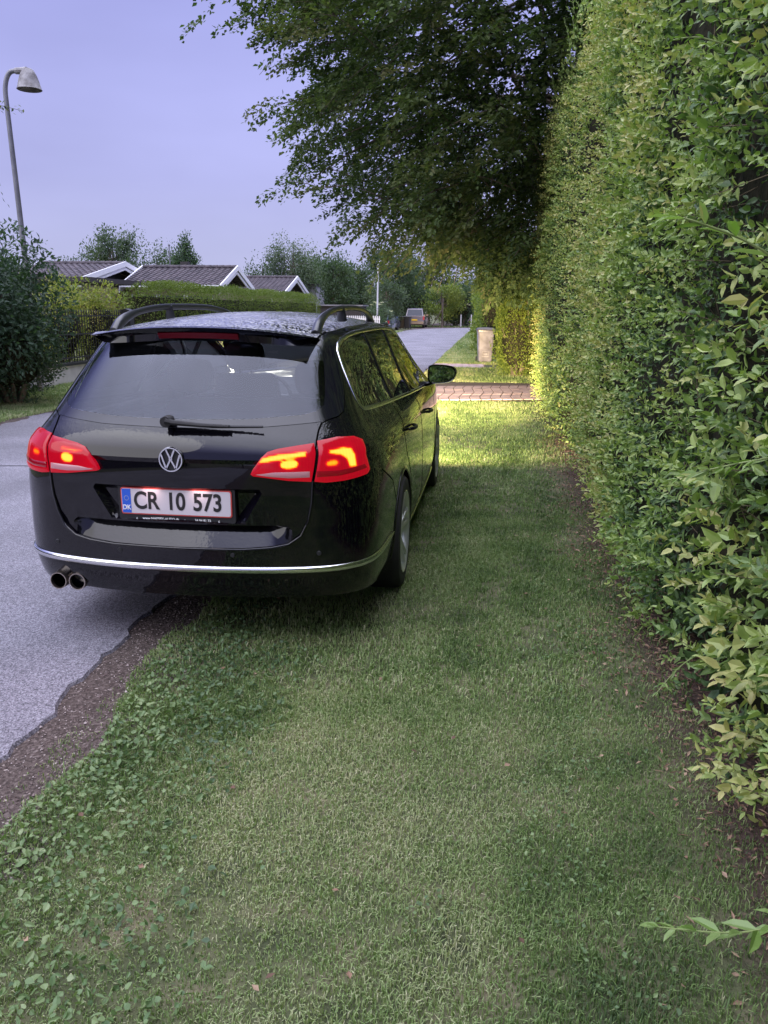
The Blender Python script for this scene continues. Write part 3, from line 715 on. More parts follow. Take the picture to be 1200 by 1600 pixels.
# tail lamps -------------------------------------------------------------
M['lens'] = pmat('red_lens', (.42, .004, .012), .06, spec=.6, coat=.6, emit=(1, .008, .02), es=.42)
M['lens_dark'] = pmat('dark_red_lens', (.16, .002, .01), .06, spec=.6, coat=.6, emit=(1, .004, .02), es=.10)
M['lens_clear'] = pmat('pale_lens', (.42, .20, .22), .12, spec=.6, emit=(1, .42, .45), es=.05)
M['glow'] = pmat('lamp_glow', (1, .5, .05), .4, emit=(1, .50, .004), es=1.25)
M['glow2'] = pmat('lamp_glow_soft', (1, .2, .02), .4, emit=(1, .17, .006), es=1.05)
def skinpatch(poly, off, mat, name, parent, sg_, depth=.012, disp=None, step=.012):
    """closed outline in (s,z) filled on the skin, raised by off, with a turned-in border"""
    d = dens(poly, step); n = len(d); E = [(i, (i+1) % n) for i in range(n)]
    q = np.array(d); lo_, hi_ = q.min(0), q.max(0)
    gg = np.array([(a, b) for a in np.arange(lo_[0], hi_[0], step*1.6) for b in np.arange(lo_[1], hi_[1], step*1.6)])
    if len(gg): gg = gg[inside(gg, d)]
    if len(gg): gg = gg[[min(np.hypot(q[:, 0]-g_[0], q[:, 1]-g_[1])) > step*.55 for g_ in gg]]
    vs_, _, fs_, *_ = geometry.delaunay_2d_cdt([Vector(p) for p in d]+[Vector(p) for p in gg], E, [], 0, 1e-6)
    v = np.array([(a.x, a.y) for a in vs_]); f = np.array([tuple(x) for x in fs_]); f = f[inside(v[f].mean(1), d)]
    P = S(v[:, 0], v[:, 1]); Nn = Snorm(v[:, 0], v[:, 1])
    if disp is not None: P = P+disp(P)
    dm = np.array([min(np.hypot(q[:, 0]-a[0], q[:, 1]-a[1])) for a in v]); P = P+Nn*(off-.004*np.clip(1-dm/.012, 0, 1)[:, None]*(1 if off > .004 else 0))
    Pb = S(q[:, 0], q[:, 1])+Snorm(q[:, 0], q[:, 1])*(-depth)
    if disp is not None: Pb = Pb + disp(S(q[:, 0], q[:, 1]))
    Pt = S(q[:, 0], q[:, 1])+Snorm(q[:, 0], q[:, 1])*(off-(.004 if off > .004 else 0))
    if disp is not None: Pt = Pt + disp(S(q[:, 0], q[:, 1]))
    V = np.concatenate([P, Pt, Pb]); b = len(P)
    F = [tuple(x) for x in f] + [(b+i, b+n+i, b+n+(i+1) % n, b+(i+1) % n)[::-1] for i in range(n)]
    if sg_ < 0: V = V*[-1, 1, 1]; F = [x[::-1] for x in F]
    me_o = mesh_ob(name, V, F, mat, parent, True, sharp=40); return me_o
def lamp_mat(gain_):
    m = pmat('lit_tail_lens', (.12, .001, .006), .12, spec=.25, coat=.2); nt = m.node_tree; b = nt.nodes['Principled BSDF']
    at = N(nt, 'ShaderNodeAttribute'); at.attribute_name = 'rnd'; r = N(nt, 'ShaderNodeValToRGB'); el = r.color_ramp.elements
    st = ((0, (.08, .0, .003)), (.22, (.34, .0015, .010)), (.5, (.72, .006, .014)), (.68, (1.0, .07, .008)), (.82, (1.2, .48, .006)), (1, (1.4, .98, .12)))
    for _ in range(4): el.new(.5)
    for x, (p, c) in zip(el, st): x.position = p; x.color = (*c, 1)
    tc = N(nt, 'ShaderNodeTexCoord'); wv = N(nt, 'ShaderNodeTexWave'); wv.inputs['Scale'].default_value = 55; wv.bands_direction = 'X'; nt.links.new(tc.outputs['Object'], wv.inputs['Vector'])
    no = N(nt, 'ShaderNodeTexNoise'); no.inputs['Scale'].default_value = 60; nt.links.new(tc.outputs['Object'], no.inputs['Vector'])
    a1 = N(nt, 'ShaderNodeMath', operation='MULTIPLY_ADD'); a1.inputs[1].default_value = .07; a1.inputs[2].default_value = -.05; nt.links.new(wv.outputs['Fac'], a1.inputs[0])
    a2 = N(nt, 'ShaderNodeMath', operation='ADD'); nt.links.new(a1.outputs[0], a2.inputs[0]); nt.links.new(at.outputs['Fac'], a2.inputs[1]); nt.links.new(a2.outputs[0], r.inputs[0])
    nt.links.new(r.outputs[0], b.inputs['Emission Color']); b.inputs['Emission Strength'].default_value = gain_
    return m
M['lit_lens'] = lamp_mat(1.0)
def pdist(P, poly):
    d = np.full(len(P), 9.); n = len(poly)
    for i in range(n):
        a = np.array(poly[i]); b = np.array(poly[(i+1) % n]); ab = b-a; t = np.clip(((P-a)@ab)/(ab@ab), 0, 1); d = np.minimum(d, np.linalg.norm(P-a-t[:, None]*ab, axis=1))
    return np.where(inside(P, poly), -d, d)
def lamp(poly, shapes, sg_, base=.27):
    o = skinpatch(poly, .010, M['lit_lens'], 'tail_light', car, sg_, step=.0045)
    n = len(o.data.vertices); co = np.zeros(n*3); o.data.vertices.foreach_get('co', co); co = co.reshape(-1, 3); P = np.stack([np.abs(co[:, 0]), co[:, 2]], -1)
    g_ = base+.05*wob(co, 14, 5)
    edge = -pdist(P, [(S(np.array([s]), np.array([z]))[0, 0], z) for s, z in poly]); g_ -= .16*np.clip(1-edge/.014, 0, 1)
    for q, amp, fall in shapes:
        dd = pdist(P, q); k = np.where(dd < 0, np.clip(.82+(-dd)/.007*.30, 0, 1.1), .80*np.exp(-(dd/(fall*.26))**1.2)); g_ = np.maximum(g_, base+(amp-base)*k)
    a = o.data.attributes.new('rnd', 'FLOAT', 'POINT'); a.data.foreach_set('value', np.clip(g_, 0, 1).astype(np.float32)); return o
for sg_ in (1, -1):
    if sg_ > 0:
        li = lamp(LI, [([(.375, .893), (.395, .918), (.45, .930), (.572, .942), (.572, .922), (.46, .906)], .95, .010), (smoothp([(.468, .870), (.468, .906), (.540, .910), (.540, .872)], 2), 1.0, .012)], sg_)
        lo2 = lamp(LO, [([(.665, .942), (.715, .950), (.746, .944), (.764, .915), (.772, .866), (.748, .866), (.734, .905), (.71, .922), (.665, .930)], .97, .012), (smoothp([(.655, .876), (.655, .900), (.700, .904), (.704, .878)], 2), .80, .012)], sg_)
    else:
        li = lamp(LI, [([(.42, .921), (.45, .926), (.53, .932), (.53, .924), (.46, .915)], .78, .012), (smoothp([(.468, .868), (.468, .906), (.530, .910), (.530, .870)], 2), .97, .013)], sg_)
        lo2 = lamp(LO, [(smoothp([(.66, .884), (.66, .908), (.705, .912), (.71, .886)], 2), .72, .016)], sg_)
    def sub(poly, off, mat, name, par): skinpatch(poly, off+.0025, mat, name, par, sg_, depth=-.006, step=.008)
    sub(rearpoly([(.362, .845), (.44, .855), (.586, .857), (.586, .832), (.50, .830), (.42, .836)]), .0125, M['lens_clear'], 'reversing_lens', li)
    sub(rearpoly([(.614, .857), (.70, .855), (.792, .866), (.800, .848), (.70, .832), (.614, .832)]), .0125, M['lens_dark'], 'dark_lens', lo2)
    ld = bpy.data.lights.new('tail_light_glow', 'AREA'); ld.energy = 1.6; ld.size = .25; ld.shape = 'RECTANGLE'; ld.size_y = .08; ld.color = (1, .03, .02)
    lo_ = bpy.data.objects.new('tail_light_glow', ld); link(lo_); lo_.parent = car; lo_.location = (sg_*.62, -.0, .88); lo_.rotation_euler = (R(-90), 0, 0)
    lo_.rotation_euler = (R(-90), 0, 0)

# text -------------------------------------------------------------------
def text_ob(txt, size, mat, name, parent, loc, sx=1, bold=0, ext=.0006, align='CENTER', spacing=1.0):
    c = bpy.data.curves.new(name, 'FONT'); c.body = txt; c.size = size; c.align_x = align; c.align_y = 'CENTER'; c.offset = bold; c.extrude = ext; c.space_character = spacing
    t = bpy.data.objects.new(name+'_tmp', c); link(t)
    dg = bpy.context.evaluated_depsgraph_get(); dg.update()
    me = bpy.data.meshes.new_from_object(t.evaluated_get(dg)); bpy.data.objects.remove(t); bpy.data.curves.remove(c)
    me.materials.clear(); me.materials.append(mat)
    for v in me.vertices: v.co = Vector((v.co.x*sx, -v.co.z, v.co.y))   # stand it up facing -Y
    o = bpy.data.objects.new(name, me); link(o); o.parent = parent; o.location = loc; return o
# number plate -----------------------------------------------------------
M['plate'] = pmat('plate_white', (.54, .50, .54), .35)
M['blue'] = pmat('plate_blue', (.02, .10, .55), .4); M['ink'] = pmat('plate_ink', (.015, .014, .014), .4)
M['redline'] = pmat('plate_red_edge', (.55, .06, .05), .4); M['white'] = pmat('white_print', (.75, .75, .75), .5)
PY0, PZ0 = .018, .708
def rrect(w_, h_, r_, n=5):
    o = []
    for cx_, cz_, a0 in ((w_/2-r_, h_/2-r_, 0), (-w_/2+r_, h_/2-r_, 90), (-w_/2+r_, -h_/2+r_, 180), (w_/2-r_, -h_/2+r_, 270)):
        for i in range(n+1): a = R(a0+90*i/n); o.append((cx_+r_*math.cos(a), cz_+r_*math.sin(a)))
    return o
def slab(poly, y0, y1, c=(0, 0)):
    return MB().prism([(a+c[0], b+c[1]) for a, b in poly], y0, y1, 'y')
slab(rrect(.530, .152, .008), .006, .030, (0, -.009)).build('plate_frame', M['trimb'], car, smooth=False)
for v in car.children: pass
pf = [c for c in car.children if c.name == 'plate_frame'][0]; pf.location = (0, PY0, PZ0)
pt = slab(rrect(.504, .120, .012), 0, .0065).build('number_plate', M['redline'], car, smooth=False); pt.location = (0, PY0, PZ0)
slab(rrect(.494, .110, .009), -.0015, .0005).build('plate_face', M['plate'], pt, smooth=False)
MB().box(-.245, -.205, -.0028, -.0012, -.053, .053).build('plate_blue_band', M['blue'], pt, smooth=False)
text_ob('DK', .030, M['white'], 'country_letters', pt, (-.225, -.0034, -.030), bold=.0006, sx=.9)
stars = MB()
for i in range(12):
    a = 2*PI*i/12; stars.prism([(-.225+.010*math.cos(a)+.0016*math.cos(t), .012+.010*math.sin(a)+.0016*math.sin(t)) for t in np.linspace(0, 2*PI, 6)[:-1]], -.0034, -.0028, 'y')
stars.build('plate_emblem', pmat('dull_yellow', (.45, .45, .35), .5), pt, smooth=False)
for tx_, xx, wd_ in (('CR', -.135, 1), ('10', .0, 1), ('573', .144, 1)):
    text_ob(tx_, .108, M['ink'], 'plate_letters', pt, (xx, -.0026, .0005), sx=.82, bold=.0024, spacing=1.0)
text_ob('www.NAESBY-AUTO.dk', .0155, M['white'], 'dealer_lettering', pf, (-.075, .0045, -.0785), bold=.0003, sx=1.05)
text_ob('34 94 81 73', .0145, M['white'], 'dealer_lettering', pf, (.117, .0045, -.0785), bold=.0003, sx=1.05)
text_ob('·', .020, M['white'], 'dealer_lettering', pf, (.035, .0045, -.0785))
for x in (-.185, .19): text_ob('c', .016, M['white'], 'dealer_lettering', pf, (x, .0045, -.0785), bold=.0003)
for x in (-.11, .11):
    MB().box(x-.045, x+.045, .022, .040, .7705, .775).build('plate_lamp', pmat('plate_lamp_lens', (.8, .75, .7), .3, emit=(1, .72, .62), es=3), car)
    ld = bpy.data.lights.new('plate_lamp_light', 'AREA'); ld.energy = .07; ld.size = .07; ld.color = (1, .70, .66)
    lo_ = bpy.data.objects.new('plate_lamp_light', ld); link(lo_); lo_.parent = car; lo_.location = (x, -.002, .768); lo_.rotation_euler = (R(22), 0, 0)
# round emblem ------------------------------------------------------------
em = MB(); em.lathe([(0, .0), (.050, .0), (.0535, -.003), (.0535, .006)], (0, 0, 0), 'y', 40)
emb = em.build('emblem', M['trimb'], car); emb.location = (0, float(S(np.array([0.]), np.array([.903]))[0, 1])-.005, .903)
rg_ = MB(); rg_.lathe([(.046, -.003), (.0475, -.0085), (.0525, -.0085), (.055, -.003), (.055, .006)], (0, 0, 0), 'y', 48)
def bar(a, b, w_=.0072):
    ax, az = a; bx_, bz = b; dx, dz = bx_-ax, bz-az; l = math.hypot(dx, dz); nx2, nz2 = -dz/l*w_/2, dx/l*w_/2
    rg_.prism([(ax+nx2, az+nz2), (ax-nx2, az-nz2), (bx_-nx2, bz-nz2), (bx_+nx2, bz+nz2)], -.008, -.002, 'y')
for s_ in (1, -1):
    bar((s_*.018, .042), (s_*.002, .005)); bar((s_*.041, .021), (s_*.0215, -.041)); bar((s_*.0225, -.041), (s_*.001, .000))
rg_.prism([(-.009, .004), (.009, .004), (.005, -.004), (-.005, -.004)], -.0082, -.002, 'y')
rg_.build('emblem_letters', M['chrome'], emb)
# wiper -----------------------------------------------------------------
wp = MB()
wp.tube([(-.030, .020, 1.058), (-.030, .075, 1.062)], [.024, .022], 16)
wp.tube([(-.030, .024, 1.064), (.0, .030, 1.056), (.12, .036, 1.047), (.245, .042, 1.044)], [.021, .017, .013, .010], 8, sq=(1, .7))
wip = wp.build('wiper', M['rubber'], car)
MB().tube([(-.02, .052, 1.050), (.2, .058, 1.040), (.385, .070, 1.043)], [.009, .008, .006], 8, sq=(1, .9)).build('wiper_blade', M['trimb'], wip)
# roof rails --------------------------------------------------------------
M['rail'] = pmat('rail_black', (.018, .019, .024), .32, spec=.5, coat=.4, coat_r=.15)
for sg_ in (1, -1):
    rl = MB(); P_ = []; n = 40
    for i in range(n+1):
        t = i/n; y = .60+1.85*t; x = .505-.01*t
        hgt = .088*(1-abs(2*t-1)**3.2)**.62 if 0 < t < 1 else 0
        xe, ze = edge_at(y); base = ze+.06*(1-(x/xe)**2.3)
        P_.append((sg_*x, y, base-.006+hgt))
    rad = [.034-.016*min(1, math.sin(PI*i/n)*2.2) for i in range(n+1)]
    rl.tube(P_, rad, 12, sq=(.75, .95))
    xe, ze = edge_at(1.53)
    for yy in (1.30,):
        rl.tube([(sg_*.50, yy+.02, 1.47), (sg_*.50, yy, 1.543)], [.030, .018], 8, sq=(.7, 1))
    rl.build('roof_rail', M['rail'], car)
# exhaust ------------------------------------------------------------------
for x in (-.612, -.520):
    e2 = MB(); e2.lathe([(.034, .11), (.034, .012), (.036, .0), (.040, .0), (.041, .012), (.041, .10)], (x, .068, .298), 'y', 28)
    e2.lathe([(0, .095), (.036, .095)], (x, .068, .298), 'y', 20)
    MB().lathe([(0, .09), (.0335, .09), (.0335, .016)], (x, .068, .298), 'y', 20).build('exhaust_bore', M['gap'], car); eo = e2.build('exhaust_pipe', pmat('exhaust_metal', (.5, .44, .38), .28, metal=1), car)
mb = MB(); pass
# wheels ---------------------------------------------------------------------
def wheel(y, sg_):
    wr = empty('wheel', (sg_*.785, y, .322)); wr.parent = car
    t = MB(); hw = .113
    t.lathe([(.228, -hw+.02), (.236, -hw+.004), (.265, -hw-.002), (.300, -hw+.004), (.317, -hw+.022), (.3215, -hw+.05), (.322, 0), (.3215, hw-.05), (.317, hw-.022), (.300, hw-.004), (.265, hw+.002), (.236, hw-.004), (.228, hw-.02)], (0, 0, 0), 'x', 56)
    t.build('tyre', M['rubber'], wr)
    r_ = MB(); s_ = sg_
    r_.lathe([(.233, s_*(hw-.002)), (.229, s_*(hw+.001)), (.220, s_*(hw-.006)), (.212, s_*(hw-.03)), (.205, s_*(.02)), (.205, -s_*.08), (.228, -s_*.1)], (0, 0, 0), 'x', 56)
    r_.lathe([(0, s_*(hw-.022)), (.030, s_*(hw-.022)), (.034, s_*(hw-.032)), (.062, s_*(hw-.035)), (.066, s_*(hw-.06)), (.066, s_*.0)], (0, 0, 0), 'x', 32)
    for k in range(5):
        for dd in (-.17, .17):
            a0 = 2*PI*k/5+.2; a1 = a0+dd
            pts_ = [(s_*(hw-.045), .045*math.cos(a0+dd*.8), .045*math.sin(a0+dd*.8)), (s_*(hw-.030), .13*math.cos(a1*1.0), .13*math.sin(a1)), (s_*(hw-.018), .218*math.cos(a1), .218*math.sin(a1))]
            r_.tube(pts_, [.020, .016, .017], 8, sq=(.9, .9))
    r_.build('rim', M['alloy'], wr)
    d_ = MB(); d_.lathe([(0, s_*.045), (.16, s_*.045), (.16, s_*.02), (0, s_*.02)], (0, 0, 0), 'x', 32); d_.build('brake_disc', pmat('brake_disc', (.12, .11, .11), .4, metal=1), wr)
for y in (1.107, 3.819):
    for sg_ in (1, -1): wheel(y, sg_)
# mirrors ---------------------------------------------------------------------
for sg_ in (1, -1):
    b_ = MB(); n = 24; rings = []
    c0 = np.array([.975, 2.86, 1.065])
    outl = [(-.100, .045), (-.092, .062), (-.05, .069), (.02, .067), (.080, .056), (.104, .036), (.108, .010), (.100, -.022), (.078, -.050), (.03, -.063), (-.05, -.068), (-.090, -.062), (-.100, -.040)]
    outl = smoothp(outl, 1); n = len(outl)
    for dy, sc_ in ((.0, .93), (-.004, 1.0), (.03, 1.06), (.08, 1.0), (.12, .80), (.145, .42), (.15, .05)):
        rings.append([(sg_*(c0[0]+a*sc_), c0[1]+dy+a*.15, c0[2]+b*sc_) for a, b in outl])
    V = [v for r_ in rings for v in r_]; F = []
    for i in range(len(rings)-1):
        for j in range(n): f = (i*n+j, i*n+(j+1) % n, (i+1)*n+(j+1) % n, (i+1)*n+j); F.append(f if sg_ < 0 else f[::-1])
    b_.add(V, F)
    b_.tube([(sg_*.83, 2.93, .985), (sg_*.87, 2.90, .990), (sg_*.93, 2.88, 1.012)], [.030, .024, .026], 10, sq=(1, .7))
    b_.add([(sg_*.80, 2.72, .975), (sg_*.812, 3.0, .965), (sg_*.775, 2.95, 1.08), (sg_*.82, 2.74, .975), (sg_*.832, 3.0, .965), (sg_*.795, 2.95, 1.08)], [(0, 1, 2), (3, 4, 5), (0, 3, 5, 2), (0, 1, 4, 3), (1, 2, 5, 4)])
    mo = b_.build('wing_mirror', M['paint'], car)
    gl_ = MB().add([(sg_*(c0[0]+a*.90), c0[1]-.002+a*.15, c0[2]+b*.90) for a, b in outl], [tuple(range(n)) if sg_ > 0 else tuple(range(n-1, -1, -1))])
    gl_.build('mirror_glass', pmat('mirror_glass', (.35, .4, .42), .02, metal=1), mo, smooth=False)
# interior ---------------------------------------------------------------------
M['cabin'] = pmat('cabin_fabric', (.028, .028, .032), .9, spec=.2)
M['cabin2'] = pmat('headliner', (.30, .30, .32), .9)
mb = MB(); mb.box(-.66, .66, .35, 3.5, .30, .34); mb.box(-.64, .64, .30, 1.15, .34, .90); mb.box(-.78, -.66, .5, 3.6, .34, .93); mb.box(.66, .78, .5, 3.6, .34, .93)
mb.build('cabin_floor', M['cabin'], car, smooth=False)
def seat(x, y, hw, heads=(0,), z0=.62, zt=1.10, tilt=.16):
    b_ = MB()
    prof = [(-hw, 0), (-hw*.96, .25), (-hw*.85, zt-z0-.03), (-hw*.7, zt-z0), (hw*.7, zt-z0), (hw*.85, zt-z0-.03), (hw*.96, .25), (hw, 0)]
    V = [(x+a, y+.0-b*tilt, z0+b) for a, b in prof]+[(x+a*.98, y+.11-b*tilt, z0+b*.99) for a, b in prof]; n = len(prof)
    b_.add(V, [tuple(range(n)), tuple(range(2*n-1, n-1, -1))]+[(i, i+n, (i+1) % n+n, (i+1) % n) for i in range(n)])
    b_.box(x-hw, x+hw, y, y+.5, .45, .62)
    so = b_.build('seat', M['cabin'], car)
    for hx in heads:
        h_ = MB(); V = []; F = []
        P_ = smoothp([(-.125, 0), (-.135, .10), (-.10, .17), (.10, .17), (.135, .10), (.125, 0), (.09, -.03), (-.09, -.03)], 2); n = len(P_)
        yb = y-(zt-z0)*tilt
        for dy, sc_ in ((-.0, .8), (.01, 1), (.07, 1), (.09, .85)): V += [(x+hx+a*sc_, yb+dy+.0, zt+.05+b*sc_) for a, b in P_]
        for i in range(3):
            for j in range(n): F.append((i*n+j, i*n+(j+1) % n, (i+1)*n+(j+1) % n, (i+1)*n+j))
        F += [tuple(range(n)), tuple(range(4*n-1, 3*n-1, -1))]
        h_.add(V, F); h_.tube([(x+hx-.04, yb+.04, zt-.04), (x+hx-.04, yb+.04, zt+.05)], .007, 6); h_.tube([(x+hx+.04, yb+.04, zt-.04), (x+hx+.04, yb+.04, zt+.05)], .007, 6)
        h_.build('headrest', M['cabin'], so)
seat(0, 1.35, .62, (-.40, .36), zt=1.03)
seat(-.37, 2.35, .25, (0,), zt=1.09); seat(.37, 2.35, .25, (0,), zt=1.09)
mb = MB(); mb.prism([(3.0, .60), (3.0, .88), (3.08, .95), (3.55, .97), (3.55, .6)], -.70, .70, 'x'); dsh = mb.build('dashboard', M['cabin'], car, smooth=False)
mb = MB(); mb.tube([(-.37+.18*math.cos(a), 2.88-.06*math.sin(a), .87+.175*math.sin(a)) for a in np.linspace(0, 2*PI, 33)], .014, 8, cap=False); mb.tube([(-.37, 2.98, .84), (-.37, 2.89, .87)], .04, 10); mb.tube([(-.54, 2.885, .87), (-.20, 2.885, .87)], .018, 8)
mb.build('steering_wheel', M['trimb'], car)
# lit instruments show between the seats
for (x, z, c, r_) in ((.29, .955, (1, .75, .6), .010), (.325, .962, (1, .8, .7), .006), (.25, .965, (1, .15, .1), .006), (.345, .94, (1, .9, .8), .005), (.305, .935, (1, .5, .3), .005)):
    b_ = MB(); b_.prism([(x+r_*math.cos(t), z+r_*.8*math.sin(t)) for t in np.linspace(0, 2*PI, 9)[:-1]], 2.985, 2.998, 'y')
    b_.build('instrument_light', pmat('instrument_glow', c, .5, emit=c, es=1.6), dsh, smooth=False)
mb = MB(); mb.box(-.11, .11, 2.78, 2.80, 1.26, 1.33); mb.build('rear_view_mirror', M['trimb'], car)
# folded load cover and a few things on the back seat ledge
mb = MB(); mb.tube([(-.6, 1.12, .93), (.6, 1.12, .93)], .035, 10); mb.build('load_cover', M['cabin'], car)
# inner skin so the cabin is closed above the windows
V = []; F = []
for y in np.linspace(.46, 2.65, 20):
    xe, ze = edge_at(y)
    for x in np.linspace(-1, 1, 11): V.append((x*(xe-.03), y, ze-.035+.05*(1-x*x)))
for i in range(19):
    for j in range(10): a = i*11+j; F.append((a, a+11, a+12, a+1))
mesh_ob('headliner', V, F, M['cabin2'], car)

# ------------------------------------------------------------------ vegetation builders
UPV = np.array([0, 0, 1.0])
def rdir(n, bias=(0, 0, 0), amt=1.0):
    return unit(rng.normal(size=(n, 3))*amt + np.asarray(bias))
def blob_core(name, mat, parent, c, r, seed=0, nu=26, nv=16, amp=.12, zmin=0):
    """lumpy dark inside of a bush"""
    V = []
    for j in range(nv+1):
        ph = PI*j/nv
        for i in range(nu): th = 2*PI*i/nu; V.append((math.sin(ph)*math.cos(th), math.sin(ph)*math.sin(th), math.cos(ph)))
    V = np.array(V); k = 1+amp*wob(V, 1.6, seed); P = V*k[:, None]*np.array(r)+np.array(c); P[:, 2] = np.maximum(P[:, 2], zmin)
    F = []
    for j in range(nv):
        for i in range(nu): F.append((j*nu+i, (j+1)*nu+i, (j+1)*nu+(i+1) % nu, j*nu+(i+1) % nu))
    return mesh_ob(name, P, F, mat, parent, True)
def bush_leaves(lf, c, r, n, L, seed=0, amp=.25, shell=.35, ratio=.5, zmin=.02, cbase=.5, cvar=.35, droop=0.0, W=None):
    d = rdir(n); k = 1+amp*wob(d*1.0, 2.4, seed)+.10*wob(d, 7, seed+3)
    rad = 1-shell*rng.random(n)**1.6
    P = d*(k*rad)[:, None]*np.array(r)+np.array(c)
    m = P[:, 2] > zmin; P = P[m]; d = d[m]; rad = rad[m]
    A = unit(d*.7+rng.normal(size=d.shape)*.7+np.array([0, 0, .25-droop])); Nn = unit(d*.6+rng.normal(size=d.shape)*.5+np.array([0, 0, .8]))
    ln = L*rng.uniform(.65, 1.25, len(P)); cc = cbase+cvar*(.55*wob(P, 1.3, seed+5)+rng.uniform(-.7, .7, len(P)))
    lf.add(P, A, Nn, ln, ln*ratio, cc)
def skeleton(mb, base, tips, r0, forkz=(.3, .75), seed=0, droop=0):
    rr = random.Random(seed)
    for t in tips:
        t = Vector(t); b = Vector(base[0]); e_ = Vector(base[1])
        f = rr.uniform(*forkz); s0 = b.lerp(e_, f); d = t-s0; ctrl = s0+d*.45+Vector((0, 0, d.length*(.22 if not droop else .3)))
        pts = []
        for i in range(7):
            u_ = i/6; p = s0*(1-u_)**2+ctrl*2*u_*(1-u_)+t*u_*u_
            if 0 < i < 6: p += Vector((rr.uniform(-1, 1), rr.uniform(-1, 1), rr.uniform(-1, 1)))*d.length*.025
            pts.append(p)
        rad = [max(.006, r0*(1-f*.5)*.45*(1-.93*i/6)) for i in range(7)]
        mb.tube(pts, rad, 6)
def tree(name, label, cat, x, y, h, cz, r, n, L, leaf, group=None, seed=0, clusters=26, trunk_r=None, spread=.34, flat=1, droop=0, bark='bark', core=True, cb=.5, cshape='round', ratio=.5, amp=.25):
    t = empty(name, (x, y, 0)); tag(t, label, cat, group)
    rr = np.random.default_rng(seed+100)
    d = unit(rr.normal(size=(clusters, 3))); rad = rr.uniform(.35, .98, clusters)**.6
    C_ = d*rad[:, None]*np.array(r)*.82; C_[:, 2] += cz
    if cshape == 'cone':
        u_ = np.clip((C_[:, 2]-(cz-r[2]))/(2*r[2]), 0, 1); C_[:, :2] *= (1.15*(1-u_)+.12)[:, None]
    lf = Leafer(); per = n//clusters
    for i, c in enumerate(C_):
        s_ = spread*rr.uniform(.7, 1.25); rr3 = np.array(r)*s_; rr3[2] *= flat
        bush_leaves(lf, c, rr3, per, L, seed=seed*31+i, amp=amp, shell=.9, zmin=.05, cbase=cb+.22*rr.uniform(-1, 1), cvar=.28, droop=droop, ratio=ratio)
    lf.build('crown', M[leaf], t)
    mb = MB(); tr = trunk_r or h*.022
    top = (rr.uniform(-.1, .1)*r[0], rr.uniform(-.1, .1)*r[1], cz+r[2]*.55)
    pts = [(0, 0, -.1), (.0, 0, cz*.25), (top[0]*.4, top[1]*.4, cz*.6), (top[0]*.8, top[1]*.8, cz), top]
    mb.tube(pts, [tr*1.35, tr, tr*.8, tr*.5, tr*.12], 10)
    skeleton(mb, ((0, 0, cz*.25), top), [tuple(c) for c in C_], tr, seed=seed)
    mb.build('trunk', M[bark], t)
    return t

# ------------------------------------------------------------------ the tall hedge on the right
def hedge_face(y, z):
    P = np.stack([np.zeros_like(y), y, z], -1)
    return .805+.085*wob(P, .9, 4)+.065*wob(P, 2.6, 9)+.10*np.clip((.35-z)/.35, 0, 1)-.02*np.clip((z-2.0)/2.5, 0, 1)+.24*np.clip((z-3.7)/.92, 0, 1)**2
HT = 4.62; HEND = 15.6
hedge = empty('tall_hedge', (1.3, 6, 0)); tag(hedge, 'very tall clipped privet hedge beside the mown grass verge on the right', 'hedge')
def rel(P, o): return P-np.array(o.location)
# dark inside
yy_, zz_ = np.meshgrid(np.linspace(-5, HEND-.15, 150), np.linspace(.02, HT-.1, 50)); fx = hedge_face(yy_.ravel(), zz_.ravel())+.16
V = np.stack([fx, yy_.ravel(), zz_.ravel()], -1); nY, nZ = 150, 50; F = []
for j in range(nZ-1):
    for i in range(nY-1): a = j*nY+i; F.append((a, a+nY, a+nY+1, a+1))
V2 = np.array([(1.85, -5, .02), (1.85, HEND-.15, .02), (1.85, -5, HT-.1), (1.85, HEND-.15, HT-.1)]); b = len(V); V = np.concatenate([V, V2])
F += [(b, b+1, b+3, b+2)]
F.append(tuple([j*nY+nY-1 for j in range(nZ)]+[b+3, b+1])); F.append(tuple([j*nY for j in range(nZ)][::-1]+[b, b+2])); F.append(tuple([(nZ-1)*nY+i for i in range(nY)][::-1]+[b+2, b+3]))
core_V, core_F = rel(V, hedge), F
